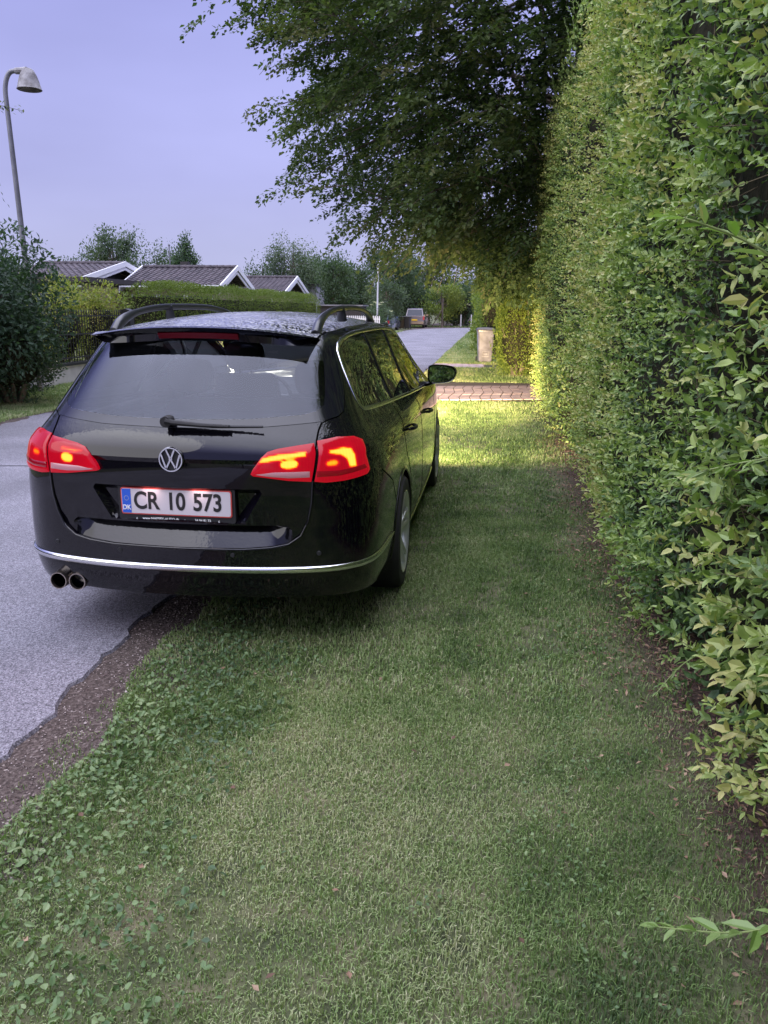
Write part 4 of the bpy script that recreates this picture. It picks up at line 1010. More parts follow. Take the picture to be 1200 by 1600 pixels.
def hedge_sprigs(lf, tw, n, ya, yb, za, zb, pairs, L, Ls, tmpl, long_=.0, out=.13, twigs=False):
    y = rng.uniform(ya, yb, n); z = rng.uniform(za, zb, n)**1.0
    lump = np.stack([y*0, y, z], -1); kp = (wob(lump, 5.2, 61)+.35*rng.normal(size=n)) > -.62; y, z, lump = y[kp], z[kp], lump[kp]; n = len(y)
    dep = rng.uniform(-out, .16, n)**1.0
    x = hedge_face(y, z)+dep*(.6+.4*rng.random(n))+.02
    base = np.stack([x+Ls*.5, y, z], -1)
    ax = unit(np.stack([-1+rng.normal(0, .45, n), rng.normal(0, .55, n), .45+rng.normal(0, .5, n)], -1))
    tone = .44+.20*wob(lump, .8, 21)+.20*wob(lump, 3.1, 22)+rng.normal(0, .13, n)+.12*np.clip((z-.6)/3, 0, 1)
    tone += np.where(dep < -.03, .20, 0)-np.where(dep > .06, .24, 0)  # protruding young sprigs paler; deep ones darkened, gap shade put into leaf colour
    s1 = unit(np.cross(ax, UPV)); s2 = np.cross(ax, s1)
    length = Ls*rng.uniform(.6, 1.3, n)
    for k in range(pairs):
        f = (k+.6)/pairs; p = base+ax*(length*f)[:, None]; p[:, 2] -= .12*length*f*f
        side = s1 if k % 2 == 0 else s2
        for sgn in (1, -1):
            jit = rng.normal(0, .28, (n, 3)); A = unit(ax*(.45+.5*f)+side*sgn*(1-.55*f)+jit); Nn = unit(ax*.9-side*sgn*.45+UPV*.35+rng.normal(0, .25, (n, 3)))
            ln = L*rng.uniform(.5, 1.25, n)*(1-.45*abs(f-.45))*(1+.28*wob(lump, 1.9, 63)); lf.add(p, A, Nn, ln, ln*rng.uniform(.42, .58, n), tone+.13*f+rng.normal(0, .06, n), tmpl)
    return base, ax, length
lf = Leafer()
sets = [(2300, .35, 3.8, .02, 3.5, 6, .043, .17, T_NEAR), (500, .35, 3.4, .02, 2.8, 5, .060, .17, T_NEAR),
        (6300, 3.6, 8.5, .02, HT, 5, .044, .16, T_FAR), (5600, 8.5, HEND, .02, HT, 4, .045, .14, T_FAR), (1800, -5, .35, .02, HT, 4, .06, .2, T_FAR)]
bases = []
for sset in sets: bases.append(hedge_sprigs(lf, None, *sset))
# end face and top
n = 2600; P = np.stack([rng.uniform(.85, 1.9, n), HEND+rng.normal(0, .08, n), rng.uniform(.02, HT, n)], -1); lf.add(P, rdir(n, (0, 1, .3), .6), rdir(n, (0, .6, .8), .5), np.full(n, .05), np.full(n, .026), .45+rng.normal(0, .15, n))
n = 9000; y = rng.uniform(0, HEND, n); P = np.stack([rng.uniform(.78, 1.9, n), y, HT+.05*wob(np.stack([y, y, y], -1), .8, 2)+rng.exponential(.06, n)], -1)
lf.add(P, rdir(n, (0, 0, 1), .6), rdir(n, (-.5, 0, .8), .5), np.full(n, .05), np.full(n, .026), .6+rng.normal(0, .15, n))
lf.V = [v-np.array(hedge.location) for v in lf.V]
hl_ = lf.build('foliage', M['hedge_leaf'], hedge)
# twigs seen in the gaps
tw = MB()
for (bs, ax, ln) in bases[:2]:
    for i in range(0, len(bs), 5):
        a = Vector(bs[i])-hedge.location; d = Vector(ax[i]); tw.tube([a-d*.12, a+d*ln[i]*.9], [.0022, .0010], 4, cap=False)
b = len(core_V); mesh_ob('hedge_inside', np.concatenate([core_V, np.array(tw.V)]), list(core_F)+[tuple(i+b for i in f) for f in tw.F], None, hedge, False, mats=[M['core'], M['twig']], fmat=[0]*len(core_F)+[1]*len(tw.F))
# long pale shoots
M['shoot'] = leafmat('shoot_leaf', [(.10, .19, .05), (.16, .26, .06), (.25, .34, .13)], .35, .3, .5)
def shoot(pts, n, L, ratio, tilt=0, name='young_shoot', cb=.5):
    pts = [Vector(p) for p in pts]; lf = Leafer(); st = MB()
    cur = []
    for i in range(21):
        u_ = i/20*(len(pts)-1); k = min(int(u_), len(pts)-2); f = u_-k
        p0 = pts[max(k-1, 0)]; p1 = pts[k]; p2 = pts[k+1]; p3 = pts[min(k+2, len(pts)-1)]
        cur.append(.5*((2*p1)+(p2-p0)*f+(2*p0-5*p1+4*p2-p3)*f*f+(3*p1-p0-3*p2+p3)*f**3))
    o0 = Vector(hedge.location); st.tube([c-o0 for c in cur], [.0030-.0018*i/20 for i in range(21)], 6)
    so = st.build(name, M['shoot_stem'], hedge)
    for i in range(n):
        f = (i+.8)/n; k = min(int(f*20), 19); p = cur[k].lerp(cur[k+1], f*20-k); d = (cur[k+1]-cur[k]).normalized()
        s_ = d.cross(Vector((0, 0, 1))).normalized(); s2 = d.cross(s_)
        sd0 = s_ if i % 2 == 0 else (s2*.6+s_*.5)
        for sg_ in (1, -1):
            A = (d*(.7+.6*f)+sd0*sg_+Vector(rng.normal(0, .15, 3))); l = L*(1.05-.5*f*f)*random.uniform(.8, 1.15)
            lf.add(np.array([p-o0]), np.array([A]), np.array([Vector((0, 0, 1))+Vector(rng.normal(0, .3, 3))]), np.array([l]), np.array([l*ratio]), np.array([cb+.3*random.uniform(-1, 1)+.2*f]), T_NEAR)
    lf.build('shoot_leaves', M['shoot'], so)
M['shoot_stem'] = pmat('shoot_stem', (.22, .28, .10), .5)
shoot([(.84, 1.55, .34), (.66, 1.45, .37), (.52, 1.40, .365), (.37, 1.40, .36)], 12, .070, .38, cb=.45)
shoot([(.80, 1.30, 1.25), (.56, 1.28, 1.44), (.40, 1.25, 1.60), (.27, 1.22, 1.655), (.235, 1.22, 1.655)], 11, .066, .30, cb=.6)
shoot([(.86, 2.1, 1.2), (.68, 2.0, 1.20), (.55, 2.0, 1.17), (.46, 2.0, 1.14)], 11, .06, .26, cb=.5)
shoot([(.88, 2.9, .35), (.72, 2.75, .33), (.60, 2.6, .28)], 6, .05, .3)
shoot([(.9, 3.6, 1.1), (.75, 3.5, 1.06), (.62, 3.4, 1.0)], 7, .05, .3, cb=.3)
for i in range(26):
    y = random.uniform(1.5, 9); z = random.uniform(.4, 3.6); x = float(hedge_face(np.array([y]), np.array([z]))[0]); l = random.uniform(.10, .24); dy = random.uniform(-.12, .12)
    shoot([(x+.06, y, z), (x-l*.5, y+dy*.5, z+.05), (x-l, y+dy, z+random.uniform(-.03, .07))], 6, .045, .34, cb=random.uniform(.2, .8))
# top twigs sticking up against the tree
for i in range(16):
    y = random.uniform(8.5, 15.4); x = random.uniform(.72, .9); shoot([(x, y, HT-.05), (x-.04, y, HT+.15), (x-.10, y+.05, HT+random.uniform(.25, .42))], 7, .06, .4, cb=.6)

# ------------------------------------------------------------------ shrubs beyond the drive, lit by the headlamps
def face_hedge(name, label, cat, x0, x1, y0, y1, h, n, L, leaf, seed=0, round_=.35, amp=.10, cb=.5, kz=0, cv=.3, group=None, top_amp=.1):
    """box-like hedge: core plus leaves over front, ends and top"""
    cx, cy = (x0+x1)/2, (y0+y1)/2; t = empty(name, (cx, cy, 0)); tag(t, label, cat, group)
    hx, hy = (x1-x0)/2, (y1-y0)/2
    def skin(u, v, w_):  # u,v in -1..1 plan, w height 0..1
        P = np.stack([u*hx, v*hy, w_*h], -1)
        q = np.clip((P[:, 2]-(h-round_))/round_, 0, 1); sh = 1-np.sqrt(np.clip(1-q*q*.999, 0, 1))
        nx = np.abs(u) > .999
        P[:, 0] -= np.sign(u)*sh*round_*.8*(np.abs(u) > .6); P[:, 1] -= np.sign(v)*sh*round_*.8*(np.abs(v) > .9)
        wv = amp*wob(P+[cx, cy, 0], .9, seed)+amp*.5*wob(P+[cx, cy, 0], 2.7, seed+1)
        P[:, 0] += np.sign(u)*wv; P[:, 2] += (wv*top_amp/amp)*w_
        return P
    area = [2*hy*h, 2*hy*h, 2*hx*h, 2*hx*h, 4*hx*hy]; pr = np.array(area); pr = pr/pr.sum(); lf = Leafer()
    for k, (cnt) in enumerate((pr*n).astype(int)):
        if cnt == 0: continue
        a = rng.uniform(-1, 1, cnt); b = rng.random(cnt); o_ = np.ones(cnt)
        if k == 0: P = skin(-o_, a, b); nn = (-1, 0, 0)
        if k == 1: P = skin(o_, a, b); nn = (1, 0, 0)
        if k == 2: P = skin(a, -o_, b); nn = (0, -1, 0)
        if k == 3: P = skin(a, o_, b); nn = (0, 1, 0)
        if k == 4: P = skin(a, 2*b-1, o_*1.0); nn = (0, 0, 1)
        nn = np.array(nn, float); P = P - nn*rng.uniform(-.05, .16, cnt)[:, None]; P[:, 2] = np.maximum(P[:, 2], .02)
        A = unit(nn*.6+rng.normal(size=(cnt, 3))*.6+[0, 0, .35]); Nn = unit(nn*.8+rng.normal(size=(cnt, 3))*.45+[0, 0, .6])
        l = L*rng.uniform(.6, 1.3, cnt); lf.add(P, A, Nn, l, l*.5, cb+cv*(.6*wob(P+[cx, cy, 0], 1.1, seed+7)+rng.uniform(-.6, .6, cnt)))
    lf.build('foliage', M[leaf], t)
    c = MB(); i_ = .18; c.box(-hx+i_, hx-i_, -hy+i_, hy-i_, 0, h-i_-round_*.4); c.build('hedge_inside', M['core'], t, smooth=False)
    return t
def bush(name, label, cat, x, y, r, n, L, leaf, seed=0, z=None, group=None, flowers=0, cb=.5, amp=.25, ratio=.5, lumps=9, core=True, droop=0):
    t = empty(name, (x, y, 0)); tag(t, label, cat, group); zc = z if z is not None else r[2]*.85
    lf = Leafer(); rr = np.random.default_rng(seed)
    bush_leaves(lf, (0, 0, zc), np.array(r)*.84, int(n*.45), L, seed=seed, amp=amp*1.4, shell=.4, cbase=cb, ratio=ratio, droop=droop)
    d = unit(rr.normal(size=(lumps, 3))*[1, 1, .8]+[0, 0, .15])
    for i in range(lumps):
        c = d[i]*np.array(r)*rr.uniform(.6, .85)+[0, 0, zc]
        bush_leaves(lf, c, np.array(r)*rr.uniform(.28, .42), int(n*.55/lumps), L, seed=seed*7+i, amp=amp, shell=.5, cbase=cb+.2*rr.uniform(-1, 1), ratio=ratio, droop=droop)
    lf.build('foliage', M[leaf], t)
    if core: blob_core('bush_inside', M['core'], t, (0, 0, zc), np.array(r)*.58, seed)
    mb = MB()
    for i in range(7):
        a = 2*PI*i/7; mb.tube([(math.cos(a)*.08, math.sin(a)*.08, -.05), (math.cos(a)*r[0]*.4, math.sin(a)*r[1]*.4, zc*.7), (math.cos(a)*r[0]*.7, math.sin(a)*r[1]*.7, zc*1.2)], [.04, .03, .01], 6)
    mb.build('stems', M['bark'], t)
    if flowers:
        fl = Leafer(); dd = unit(rr.normal(size=(flowers, 3))+[0, -.4, .5])
        for q in dd:
            p = q*np.array(r)*rr.uniform(.9, 1.05)+[0, 0, zc]; m = 60; off = rr.normal(size=(m, 3))*[.07, .07, .02]
            fl.add(p+off, rdir(m), rdir(m, (0, 0, 2), .5), np.full(m, .035), np.full(m, .03), rr.random(m))
        fl.build('blossom', M['blossom'], t)
    return t
face_hedge('beech_hedge', 'leafy hedge catching the headlight glow just beyond the paved drive', 'hedge', .30, 1.9, 20.4, 24.0, 2.5, 24000, .055, 'lit_leaf', seed=3, amp=.14, cb=.6)
bush('leafy_shrub', 'low yellow-lit shrub at the far corner of the paved drive', 'shrub', .62, 19.5, (.62, .6, 1.35), 11000, .055, 'lit_leaf', seed=14, cb=.7, z=.95, lumps=16)
bush('ivy_shrub', 'lit leafy shrub directly behind the near wheelie bin', 'shrub', .25, 26.2, (.95, 1.0, 1.7), 6500, .06, 'lit_leaf', seed=15, cb=.5)
t = empty('young_tree', (.66, 20.0, 0)); tag(t, 'slim young tree trunk glowing orange in the headlights among the shrubs', 'tree')
mb = MB(); mb.tube([(0, 0, -.1), (.01, .0, .8), (-.02, .02, 1.7), (.03, .05, 2.6), (.10, .1, 3.5)], [.024, .020, .018, .014, .008], 8); skeleton(mb, ((0, 0, 1.2), (.1, .1, 3.5)), [(.4, .2, 3.2), (-.45, .1, 3.0), (.1, .5, 3.6), (-.2, -.3, 3.5)], .03)
mb.build('trunk', M['twig'], t)
lf = Leafer(); bush_leaves(lf, (0, .1, 3.1), (.8, .8, .8), 2400, .06, seed=5, shell=.9); lf.build('crown', M['tree_leaf'], t)
face_hedge('roadside_hedge', 'long unlit hedge running along the far right side of the road', 'hedge', -.55, 1.4, 28.5, 66, 2.1, 26000, .11, 'lit_leaf', seed=8, amp=.22, cb=.25, top_amp=.3)

# ------------------------------------------------------------------ the big overhanging tree
TB = (1.9, 19.0)
big = empty('beech_tree', (*TB, 0)); tag(big, 'huge dark spreading tree whose drooping branches overhang the road', 'tree')
cc = np.array([-.15, -.8, 8.3]); rx = np.array([6.55, 7.0, 6.5])
lf = Leafer(); sk_tips = []
tw = MB(); rr = np.random.default_rng(5)
NS = 2900
d = unit(rr.normal(size=(NS*3, 3))*[1, 1, 1]); rad = rr.uniform(.30, 1.0, NS*3)**.42
kk = 1+.13*wob(d, 1.5, 31)+.09*wob(d, 3.6, 32)
P0 = cc+d*(rad*kk)[:, None]*rx
keep = (P0[:, 2] > np.where(P0[:, 0] < -1.9, 2.9, 2.2)) & (P0[:, 2] < 12.5) & ((P0[:, 1] < 3.0)) & ~((P0[:, 2] > 9.2) & (rr.random(NS*3) < .6))
P0 = P0[keep][:NS]; d = d[keep][:NS]; rad = rad[keep][:NS]
# feathery extra sprays at the upper left edge
ex = []
for a, b, m in (((-4.6, -3.0, 5.7), (-7.2, -3.2, 7.3), 14), ((-4.2, -3.0, 4.6), (-6.1, -3.0, 5.2), 8), ((-4.0, -3.2, 3.7), (-5.5, -3.0, 3.85), 6), ((-4.5, -3.0, 6.4), (-6.6, -3.0, 8.3), 11), ((-3.0, -3.2, 2.9), (-4.4, -3, 3.0), 6)):
    for i in range(m): f = i/(m-1); ex.append(np.array(a)*(1-f)+np.array(b)*f+rr.normal(size=3)*[.16, .25, .13])
    sk_tips.append(b)
for _ in range(620):   # dense heart of the crown on the near side
    ex.append(np.array([rr.uniform(-3.2, 1.4), rr.uniform(-6, -1.5), rr.uniform(3.6, 9.6)]))
for _ in range(330):   # leafy skirt low over the verge and the shrubs
    f = rr.random(); q = np.array([rr.uniform(-3.4, -.6), rr.uniform(-5.5, 3.0), 0]); lo_z = 1.55+.55*max(0, -q[0]-1.6)+.15*abs(q[1])*.4; lo_z = (1.9 if q[0] > -2.0 else 2.55+.4*max(0, -q[0]-2.4)); q[2] = lo_z+rr.uniform(0, 2.2)*f+.25; ex.append(q)
ex = np.array(ex); exd = unit(ex-cc)
P0 = np.concatenate([P0, ex]); d = np.concatenate([d, exd]); rad = np.r_[rad, np.full(len(ex), 1.0)]
tone0 = .42+.22*wob(P0, .55, 40)+.16*rr.normal(size=len(P0))
for i, (p, dd, ra) in enumerate(zip(P0, d, rad)):
    ln = rr.uniform(.55, 1.15)*(.65 if ra > .999 else 1.1); ax = unit(np.array([dd[0]*1.0, dd[1]*1.0, dd[2]*.25-.08])+rr.normal(size=3)*.28)
    side = unit(np.cross(ax, UPV)); m = 84 if ra < .999 else 56
    u_ = rr.random(m); w_ = rr.normal(0, .17, m)*(1-u_*.55)*ln; hgt = rr.normal(0, .055, m)
    Q = p+ax*(u_*ln)[:, None]+side*w_[:, None]+UPV*(hgt-.20*ln*u_**2-.10*np.abs(w_)/ln)[:, None]
    A = unit(ax*.6+side*np.sign(w_)[:, None]*.7+rr.normal(size=(m, 3))*.35+[0, 0, -.18]); Nn = unit(rr.normal(size=(m, 3))*.45+[0, 0, 1])
    l = rr.uniform(.075, .130, m); lf.add(Q, A, Nn, l, l*.58, tone0[i]+rr.normal(0, .10, m)+.10*u_)
    if i % 3 == 0: tw.tube([p-ax*.5, p, p+ax*ln*.5-UPV*.07*ln, p+ax*ln-UPV*.28*ln], [.012, .009, .006, .003], 4, cap=False)
lf.build('crown', M['tree_leaf'], big)
tw.tube([(0, 0, -.2), (.05, 0, 1.5), (-.1, -.05, 3.5), (-.2, -.2, 6), (-.3, -.5, 9), (-.5, -.8, 12)], [.42, .32, .28, .23, .16, .05], 14)
idx = rr.choice(len(P0)-len(ex), 90, replace=False); skeleton(tw, ((0, 0, 1.2), (-.4, -.7, 10.5)), [tuple(P0[i]) for i in idx]+sk_tips, .20, forkz=(.08, .85), seed=4)
tw.build('trunk', M['bark'], big)
# leafy lower skirt of the same tree over the shrubs
# ------------------------------------------------------------------ wheelie bins
M['bin_grey'] = noisy(pmat('bin_plastic', (.22, .2, .24), .3), (.13, .12, .15), (.26, .25, .31), 4)
M['bin_dark'] = pmat('bin_dark_plastic', (.03, .03, .033), .5)
M['bin_mid'] = pmat('bin_brown_plastic', (.05, .042, .042), .5)
def wheelie_bin(x, y, rz, mat, lid, label, group=None, s=1.0):
    t = empty('wheelie_bin', (x, y, 0), rz); tag(t, label, 'bin', group)
    b = MB()
    rings = [(.19, .22, .07), (.20, .23, .12), (.235, .275, .85), (.245, .285, .93), (.262, .305, .935), (.262, .305, .965)]
    V = []
    for hx, hy, z in rings: V += [(a*s, b_*s, z*s) for a, b_ in rrect(2*hx, 2*hy, .05, 4)]
    n = len(rrect(1, 1, .05, 4)); F = []
    for i in range(len(rings)-1):
        for j in range(n): F.append((i*n+j, i*n+(j+1) % n, (i+1)*n+(j+1) % n, (i+1)*n+j))
    F.append(tuple(range(n-1, -1, -1))); b.add(V, F)
    # moulded panel and feet on the front
    b.box(-.10*s, .10*s, -.247*s, -.235*s, .20*s, .225*s); b.box(-.10*s, -.085*s, -.25*s, -.235*s, .20*s, .36*s); b.box(.085*s, .10*s, -.25*s, -.235*s, .20*s, .36*s); b.box(-.10*s, .10*s, -.255*s, -.24*s, .345*s, .36*s)
    b.box(-.06*s, .06*s, -.252*s, -.24*s, .25*s, .31*s)
    b.box(-.15*s, -.08*s, -.21*s, -.12*s, 0, .09*s); b.box(.08*s, .15*s, -.21*s, -.12*s, 0, .09*s)
    b.build('bin_body', mat, t)
    l_ = MB(); V = []
    lr = [(.27, .315, .966), (.278, .322, .972), (.275, .318, .99), (.22, .26, 1.035), (.10, .14, 1.05)]
    for hx, hy, z in lr: V += [(a*s, b_*s, z*s) for a, b_ in rrect(2*hx, 2*hy, .05, 4)]
    F = []
    for i in range(len(lr)-1):
        for j in range(n): F.append((i*n+j, i*n+(j+1) % n, (i+1)*n+(j+1) % n, (i+1)*n+j))
    F.append(tuple((len(lr)-1)*n+j for j in range(n))); F.append(tuple(range(n-1, -1, -1))); l_.add(V, F); l_.tube([(-.2*s, .35*s, .96*s), (.2*s, .35*s, .96*s)], .018*s, 8)
    l_.build('bin_lid', lid, t)
    for sg_ in (1, -1):
        w_ = MB(); w_.lathe([(0, -.02*s), (.08*s, -.02*s), (.095*s, -.012*s), (.095*s, .012*s), (.08*s, .02*s), (0, .02*s)], (sg_*.23*s, .24*s, .10*s), 'x', 18); w_.build('bin_wheel', M['rubber'], t)
    return t
wheelie_bin(-.19, 24.65, R(5), M['bin_grey'], M['bin_mid'], 'grey wheelie bin with its front lit by the headlights, beside the grass')
wheelie_bin(-7.35, 67.5, R(3), M['bin_mid'], M['bin_dark'], 'brown wheelie bin at the roadside left of the distant silver car', 'bins behind the distant car')
wheelie_bin(-6.85, 67.0, R(-8), M['bin_dark'], M['bin_dark'], 'black wheelie bin at the roadside right against the distant silver car', 'bins behind the distant car')

# ------------------------------------------------------------------ parked cars far down the road
def far_car(name, label, x, y, rz, hgt, wd, ln, mat, plate=None, suv=False, hatch=.35):
    t = empty(name, (x, y, 0), rz); tag(t, label, 'car'); w2 = wd/2; belt = hgt*.60
    def ring(prof, xs):
        V = []; F = []; n = len(prof)
        for xx in xs:
            for (yy, zz) in prof: V.append((xx[0] + 0, yy*(1)+xx[1]*0, zz))
        return V
    b = MB()
    low = [(.0, .32), (-.02, .5), (.02, .62), (.06, belt), (ln*.70, belt), (ln*.95, belt*.80), (ln, .6), (ln-.02, .28), (ln*.5, .22), (.1, .25)]
    sec = [(-w2, .10), (-w2+.05, .0), (w2-.05, .0), (w2, .10)]
    V = []; n = len(low)
    for xx, ins in ((-w2, .10), (-w2+.06, .0), (w2-.06, .0), (w2, .10)):
        for yy, zz in low: V.append((xx, yy+(ins if yy < ln/2 else -ins), zz-(ins*.4 if zz > .8 else 0)))
    F = []
    for i in range(3):
        for j in range(n): F.append((i*n+j, (i+1)*n+j, (i+1)*n+(j+1) % n, i*n+(j+1) % n))
    F += [tuple(range(n)), tuple(range(4*n-1, 3*n-1, -1))]; b.add(V, F)
    b.build('body', mat, t)
    g_ = MB(); r0 = hatch; top = [(.10, belt-.01), (r0, hgt-.06), (r0+.15, hgt), (ln*.50, hgt), (ln*.70, belt-.01)]
    V = []; n = len(top)
    for xx, k in ((-w2+.06, 1), (-w2+.20, 0), (w2-.20, 0), (w2-.06, 1)):
        for yy, zz in top:
            q = (zz-belt)/(hgt-belt); V.append((xx+(.14*q*(1 if xx < 0 else -1) if k else 0), yy, zz-(.03 if k and q > .5 else 0)))
    F = []
    for i in range(3):
        for j in range(n-1): F.append((i*n+j, (i+1)*n+j, (i+1)*n+j+1, i*n+j+1))
    F += [tuple(range(n)), tuple(range(4*n-1, 3*n-1, -1))]; g_.add(V, F); g_.build('roof', mat, t)
    gl_ = MB(); y0 = .10; y1 = r0
    def gp(x_, f): return (x_, y0+(y1-y0)*f-.012, belt+(hgt-.06-belt)*f)
    gl_.add([gp(-w2+.16, .08), gp(w2-.16, .08), gp(w2-.24, .92), gp(-w2+.24, .92)], [(0, 1, 2, 3)]); 
    gl_.build('rear_window', M['farglass'], t, smooth=False)
    for sg_ in (1, -1):
        sw = MB(); X = lambda q: sg_*(w2-.06-.14*q+.012)
        sw.add([(X(.1), .42, belt+.04), (X(.1), ln*.64, belt+.04), (X(.85), ln*.49, hgt-.09), (X(.85), r0+.18, hgt-.09)], [(0, 1, 2, 3) if sg_ < 0 else (3, 2, 1, 0)]); sw.build('side_window', M['farglass'], t, smooth=False)
        tl = MB(); tl.box(sg_*(w2-.04)-.07, sg_*(w2-.04)+.07, .02, .22, belt-.32, belt-.02 if suv else belt-.12); tl.build('tail_light', M['farred'], t, smooth=False)
        mr_ = MB(); mr_.box(sg_*(w2+.06)-.09, sg_*(w2+.06)+.09, ln*.62, ln*.62+.1, belt+.02, belt+.16); mr_.build('wing_mirror', mat, t)
        for yy in (.75, ln-.85):
            wh = MB(); wh.lathe([(0, -.1), (.3, -.1), (.33, -.08), (.33, .08), (.3, .1), (.2, .1), (.19, .07), (0, .07)], (sg_*(w2-.10), yy, .33), 'x', 24) if sg_ > 0 else wh.lathe([(0, .1), (.3, .1), (.33, .08), (.33, -.08), (.3, -.1), (.2, -.1), (.19, -.07), (0, -.07)], (sg_*(w2-.10), yy, .33), 'x', 24)
            wh.build('wheel', M['rubber'], t)
    bm_ = MB(); bm_.box(-w2+.05, w2-.05, -.05, .05, .34, .56); bm_.build('rear_bumper', M['trimb'] if not suv else mat, t)
    if plate:
        p_ = MB(); p_.box(-.26, .26, -.075, -.052, .62 if suv else .5, .74 if suv else .62); p_.build('number_plate', plate, t, smooth=False)
    return t
M['farglass'] = pmat('dark_glass', (.03, .035, .045), .08, spec=.6)
M['farred'] = pmat('unlit_red_lens', (.5, .03, .05), .2, coat=.5)
far_car('parked_suv', 'silver tall car with yellow number plate parked facing away in the distance', -6.75, 72.0, R(0), 1.66, 1.68, 4.3, pmat('silver_paint', (.20, .17, .17), .3, metal=.5, coat=1), pmat('yellow_plate', (.75, .48, .02), .4), True)
far_car('parked_hatchback', 'blue grey hatchback parked on the left in front of the bushes', -8.35, 60.0, R(-6), 1.45, 1.70, 4.1, pmat('blue_grey_paint', (.10, .14, .22), .25, metal=.4, coat=1), pmat('white_plate2', (.7, .7, .7), .4), False, .75)

# ------------------------------------------------------------------ street lamps
M['galv'] = noisy(pmat('galvanised_steel', (.2, .2, .23), .5, metal=.35), (.16, .16, .18), (.24, .24, .27), 3)
def street_lamp(x, y, h, lean, label, rz=0, reach=.55, head=1.0, thick=1.0, pm='galv'):
    t = empty('street_lamp', (x, y, 0), rz); tag(t, label, 'street lamp', 'street lamps along the left side of the road')
    mb = MB(); r_ = reach*.5; pts = [(0, 0, 0), (lean*.4, 0, h*.4), (lean, 0, h-.35)]
    for i in range(1, 9): a = PI/2*i/8; pts.append((lean+r_*(1-math.cos(a)), 0, h-.35+.35*math.sin(a)))
    pts.append((lean+r_+.12, 0, h+.005))
    mb.tube(pts, [r1*thick for r1 in [.052, .048]+[.039]*9+[.038]], 12); mb.build('lamp_pole', M[pm], t)
    hd = MB(); hx = lean+r_+.27*head; hz = h-.02
    hd.lathe([(.0, .06), (.05, .055), (.09, .03), (.13, -.04), (.165, -.14), (.195, -.26), (.205, -.27), (.198, -.275), (.16, -.15), (.10, -.05), (0, -.02)], (hx, 0, hz), 'z', 28)
    hd.tube([(lean+r_+.05, 0, h), (hx-.02, 0, hz+.02)], [.05, .06], 10); hd.build('lamp_shade', M['lampshade'], t)
    return t
M['pale_steel'] = pmat('pale_steel', (.55, .57, .62), .5)
M['lampshade'] = noisy(pmat('weathered_shade', (.2, .2, .2), .6), (.12, .11, .11), (.30, .29, .30), 9)
street_lamp(-8.20, 14.0, 5.36, -.13, 'weathered grey street lamp with a bell shade rising from the left bushes', reach=.34)
street_lamp(-7.95, 57, 4.8, .05, 'distant pale street lamp with a curved top down the road', reach=.7, thick=1.25, pm='pale_steel')

# ------------------------------------------------------------------ left side: bushes, plinth wall, railings, clipped hedge
bush('elder_bush', 'large dark elder bush at the left edge with cream blossom on top', 'bush', -8.45, 11.6, (1.75, 1.7, 1.6), 24000, .095, 'dark_leaf', seed=21, z=1.45, cb=.45, droop=.5, lumps=14)
bush('laurel_bush', 'rounded dark bush at the foot of the near street lamp', 'bush', -8.75, 13.0, (1.0, 1.1, 1.35), 12000, .08, 'dark_leaf', seed=22, z=1.40, cb=.6, lumps=16)
bush('spirea_bush', 'low dark green bush on the grass in front of the railings', 'bush', -7.62, 12.2, (.70, .9, .80), 10000, .055, 'dark_leaf', seed=23, z=.75, cb=.5, lumps=9)
lf = Leafer(); t = empty('flowering_branch', (-7.25, 11.2, 0)); tag(t, 'elder branch with creamy white blossom beside the lamp pole', 'branch')
n = 260; lf.add(np.array([(-.05, 0, 3.0)])+rng.normal(0, 1, (n, 3))*[.16, .2, .18], rdir(n, (0, 0, -.6)), rdir(n, (0, 0, 1), .6), rng.uniform(.05, .09, n), rng.uniform(.02, .04, n), rng.random(n))
br = MB().tube([(-.9, .2, 1.6), (-.5, .1, 2.5), (-.1, 0, 3.05)], [.02, .014, .006], 6).build('branch_stem', M['bark'], t); lf.build('foliage', M['dark_leaf'], t)
lf = Leafer()
for q in [(-.10, 0, 3.13), (.02, .05, 3.08), (-.02, -.05, 2.98), (-.14, .02, 2.92), (.10, 0, 2.98)]:
    n = 130; lf.add(np.array(q)+rng.normal(0, 1, (n, 3))*[.055, .055, .028], rdir(n), rdir(n, (0, 0, 1), .6), np.full(n, .022), np.full(n, .02), rng.random(n))
lf.build('blossom', M['blossom'], t)
# twig that reaches into the frame from a tree just outside it
t = tree('roadside_tree', 'tree left of the frame whose thin leafy twig reaches in beside the lamp', 'tree', -8.9, 9.0, 6, 4.3, (1.7, 1.7, 1.8), 9000, .09, 'tree_leaf', seed=44, clusters=14)
lf = Leafer(); tw = MB(); cur = [Vector((.8, 0, 3.5)), Vector((2.2, 0, 3.75)), Vector((3.1, 0, 3.74)), Vector((3.72, 0, 3.60))]; tw.tube(cur, [.012, .008, .005, .002], 5)
for i in range(70):
    f = random.random(); p = cur[1].lerp(cur[2], f*2) if f < .5 else cur[2].lerp(cur[3], f*2-1)
    lf.add(np.array([p])+rng.normal(0, .025, (1, 3)), rdir(1, (.5, 0, -.3), .7), rdir(1, (0, 0, 1), .5), np.array([.045]), np.array([.024]), np.array([random.random()]))
tw.build('twig', M['bark'], t); lf.build('twig_leaves', M['tree_leaf'], t)

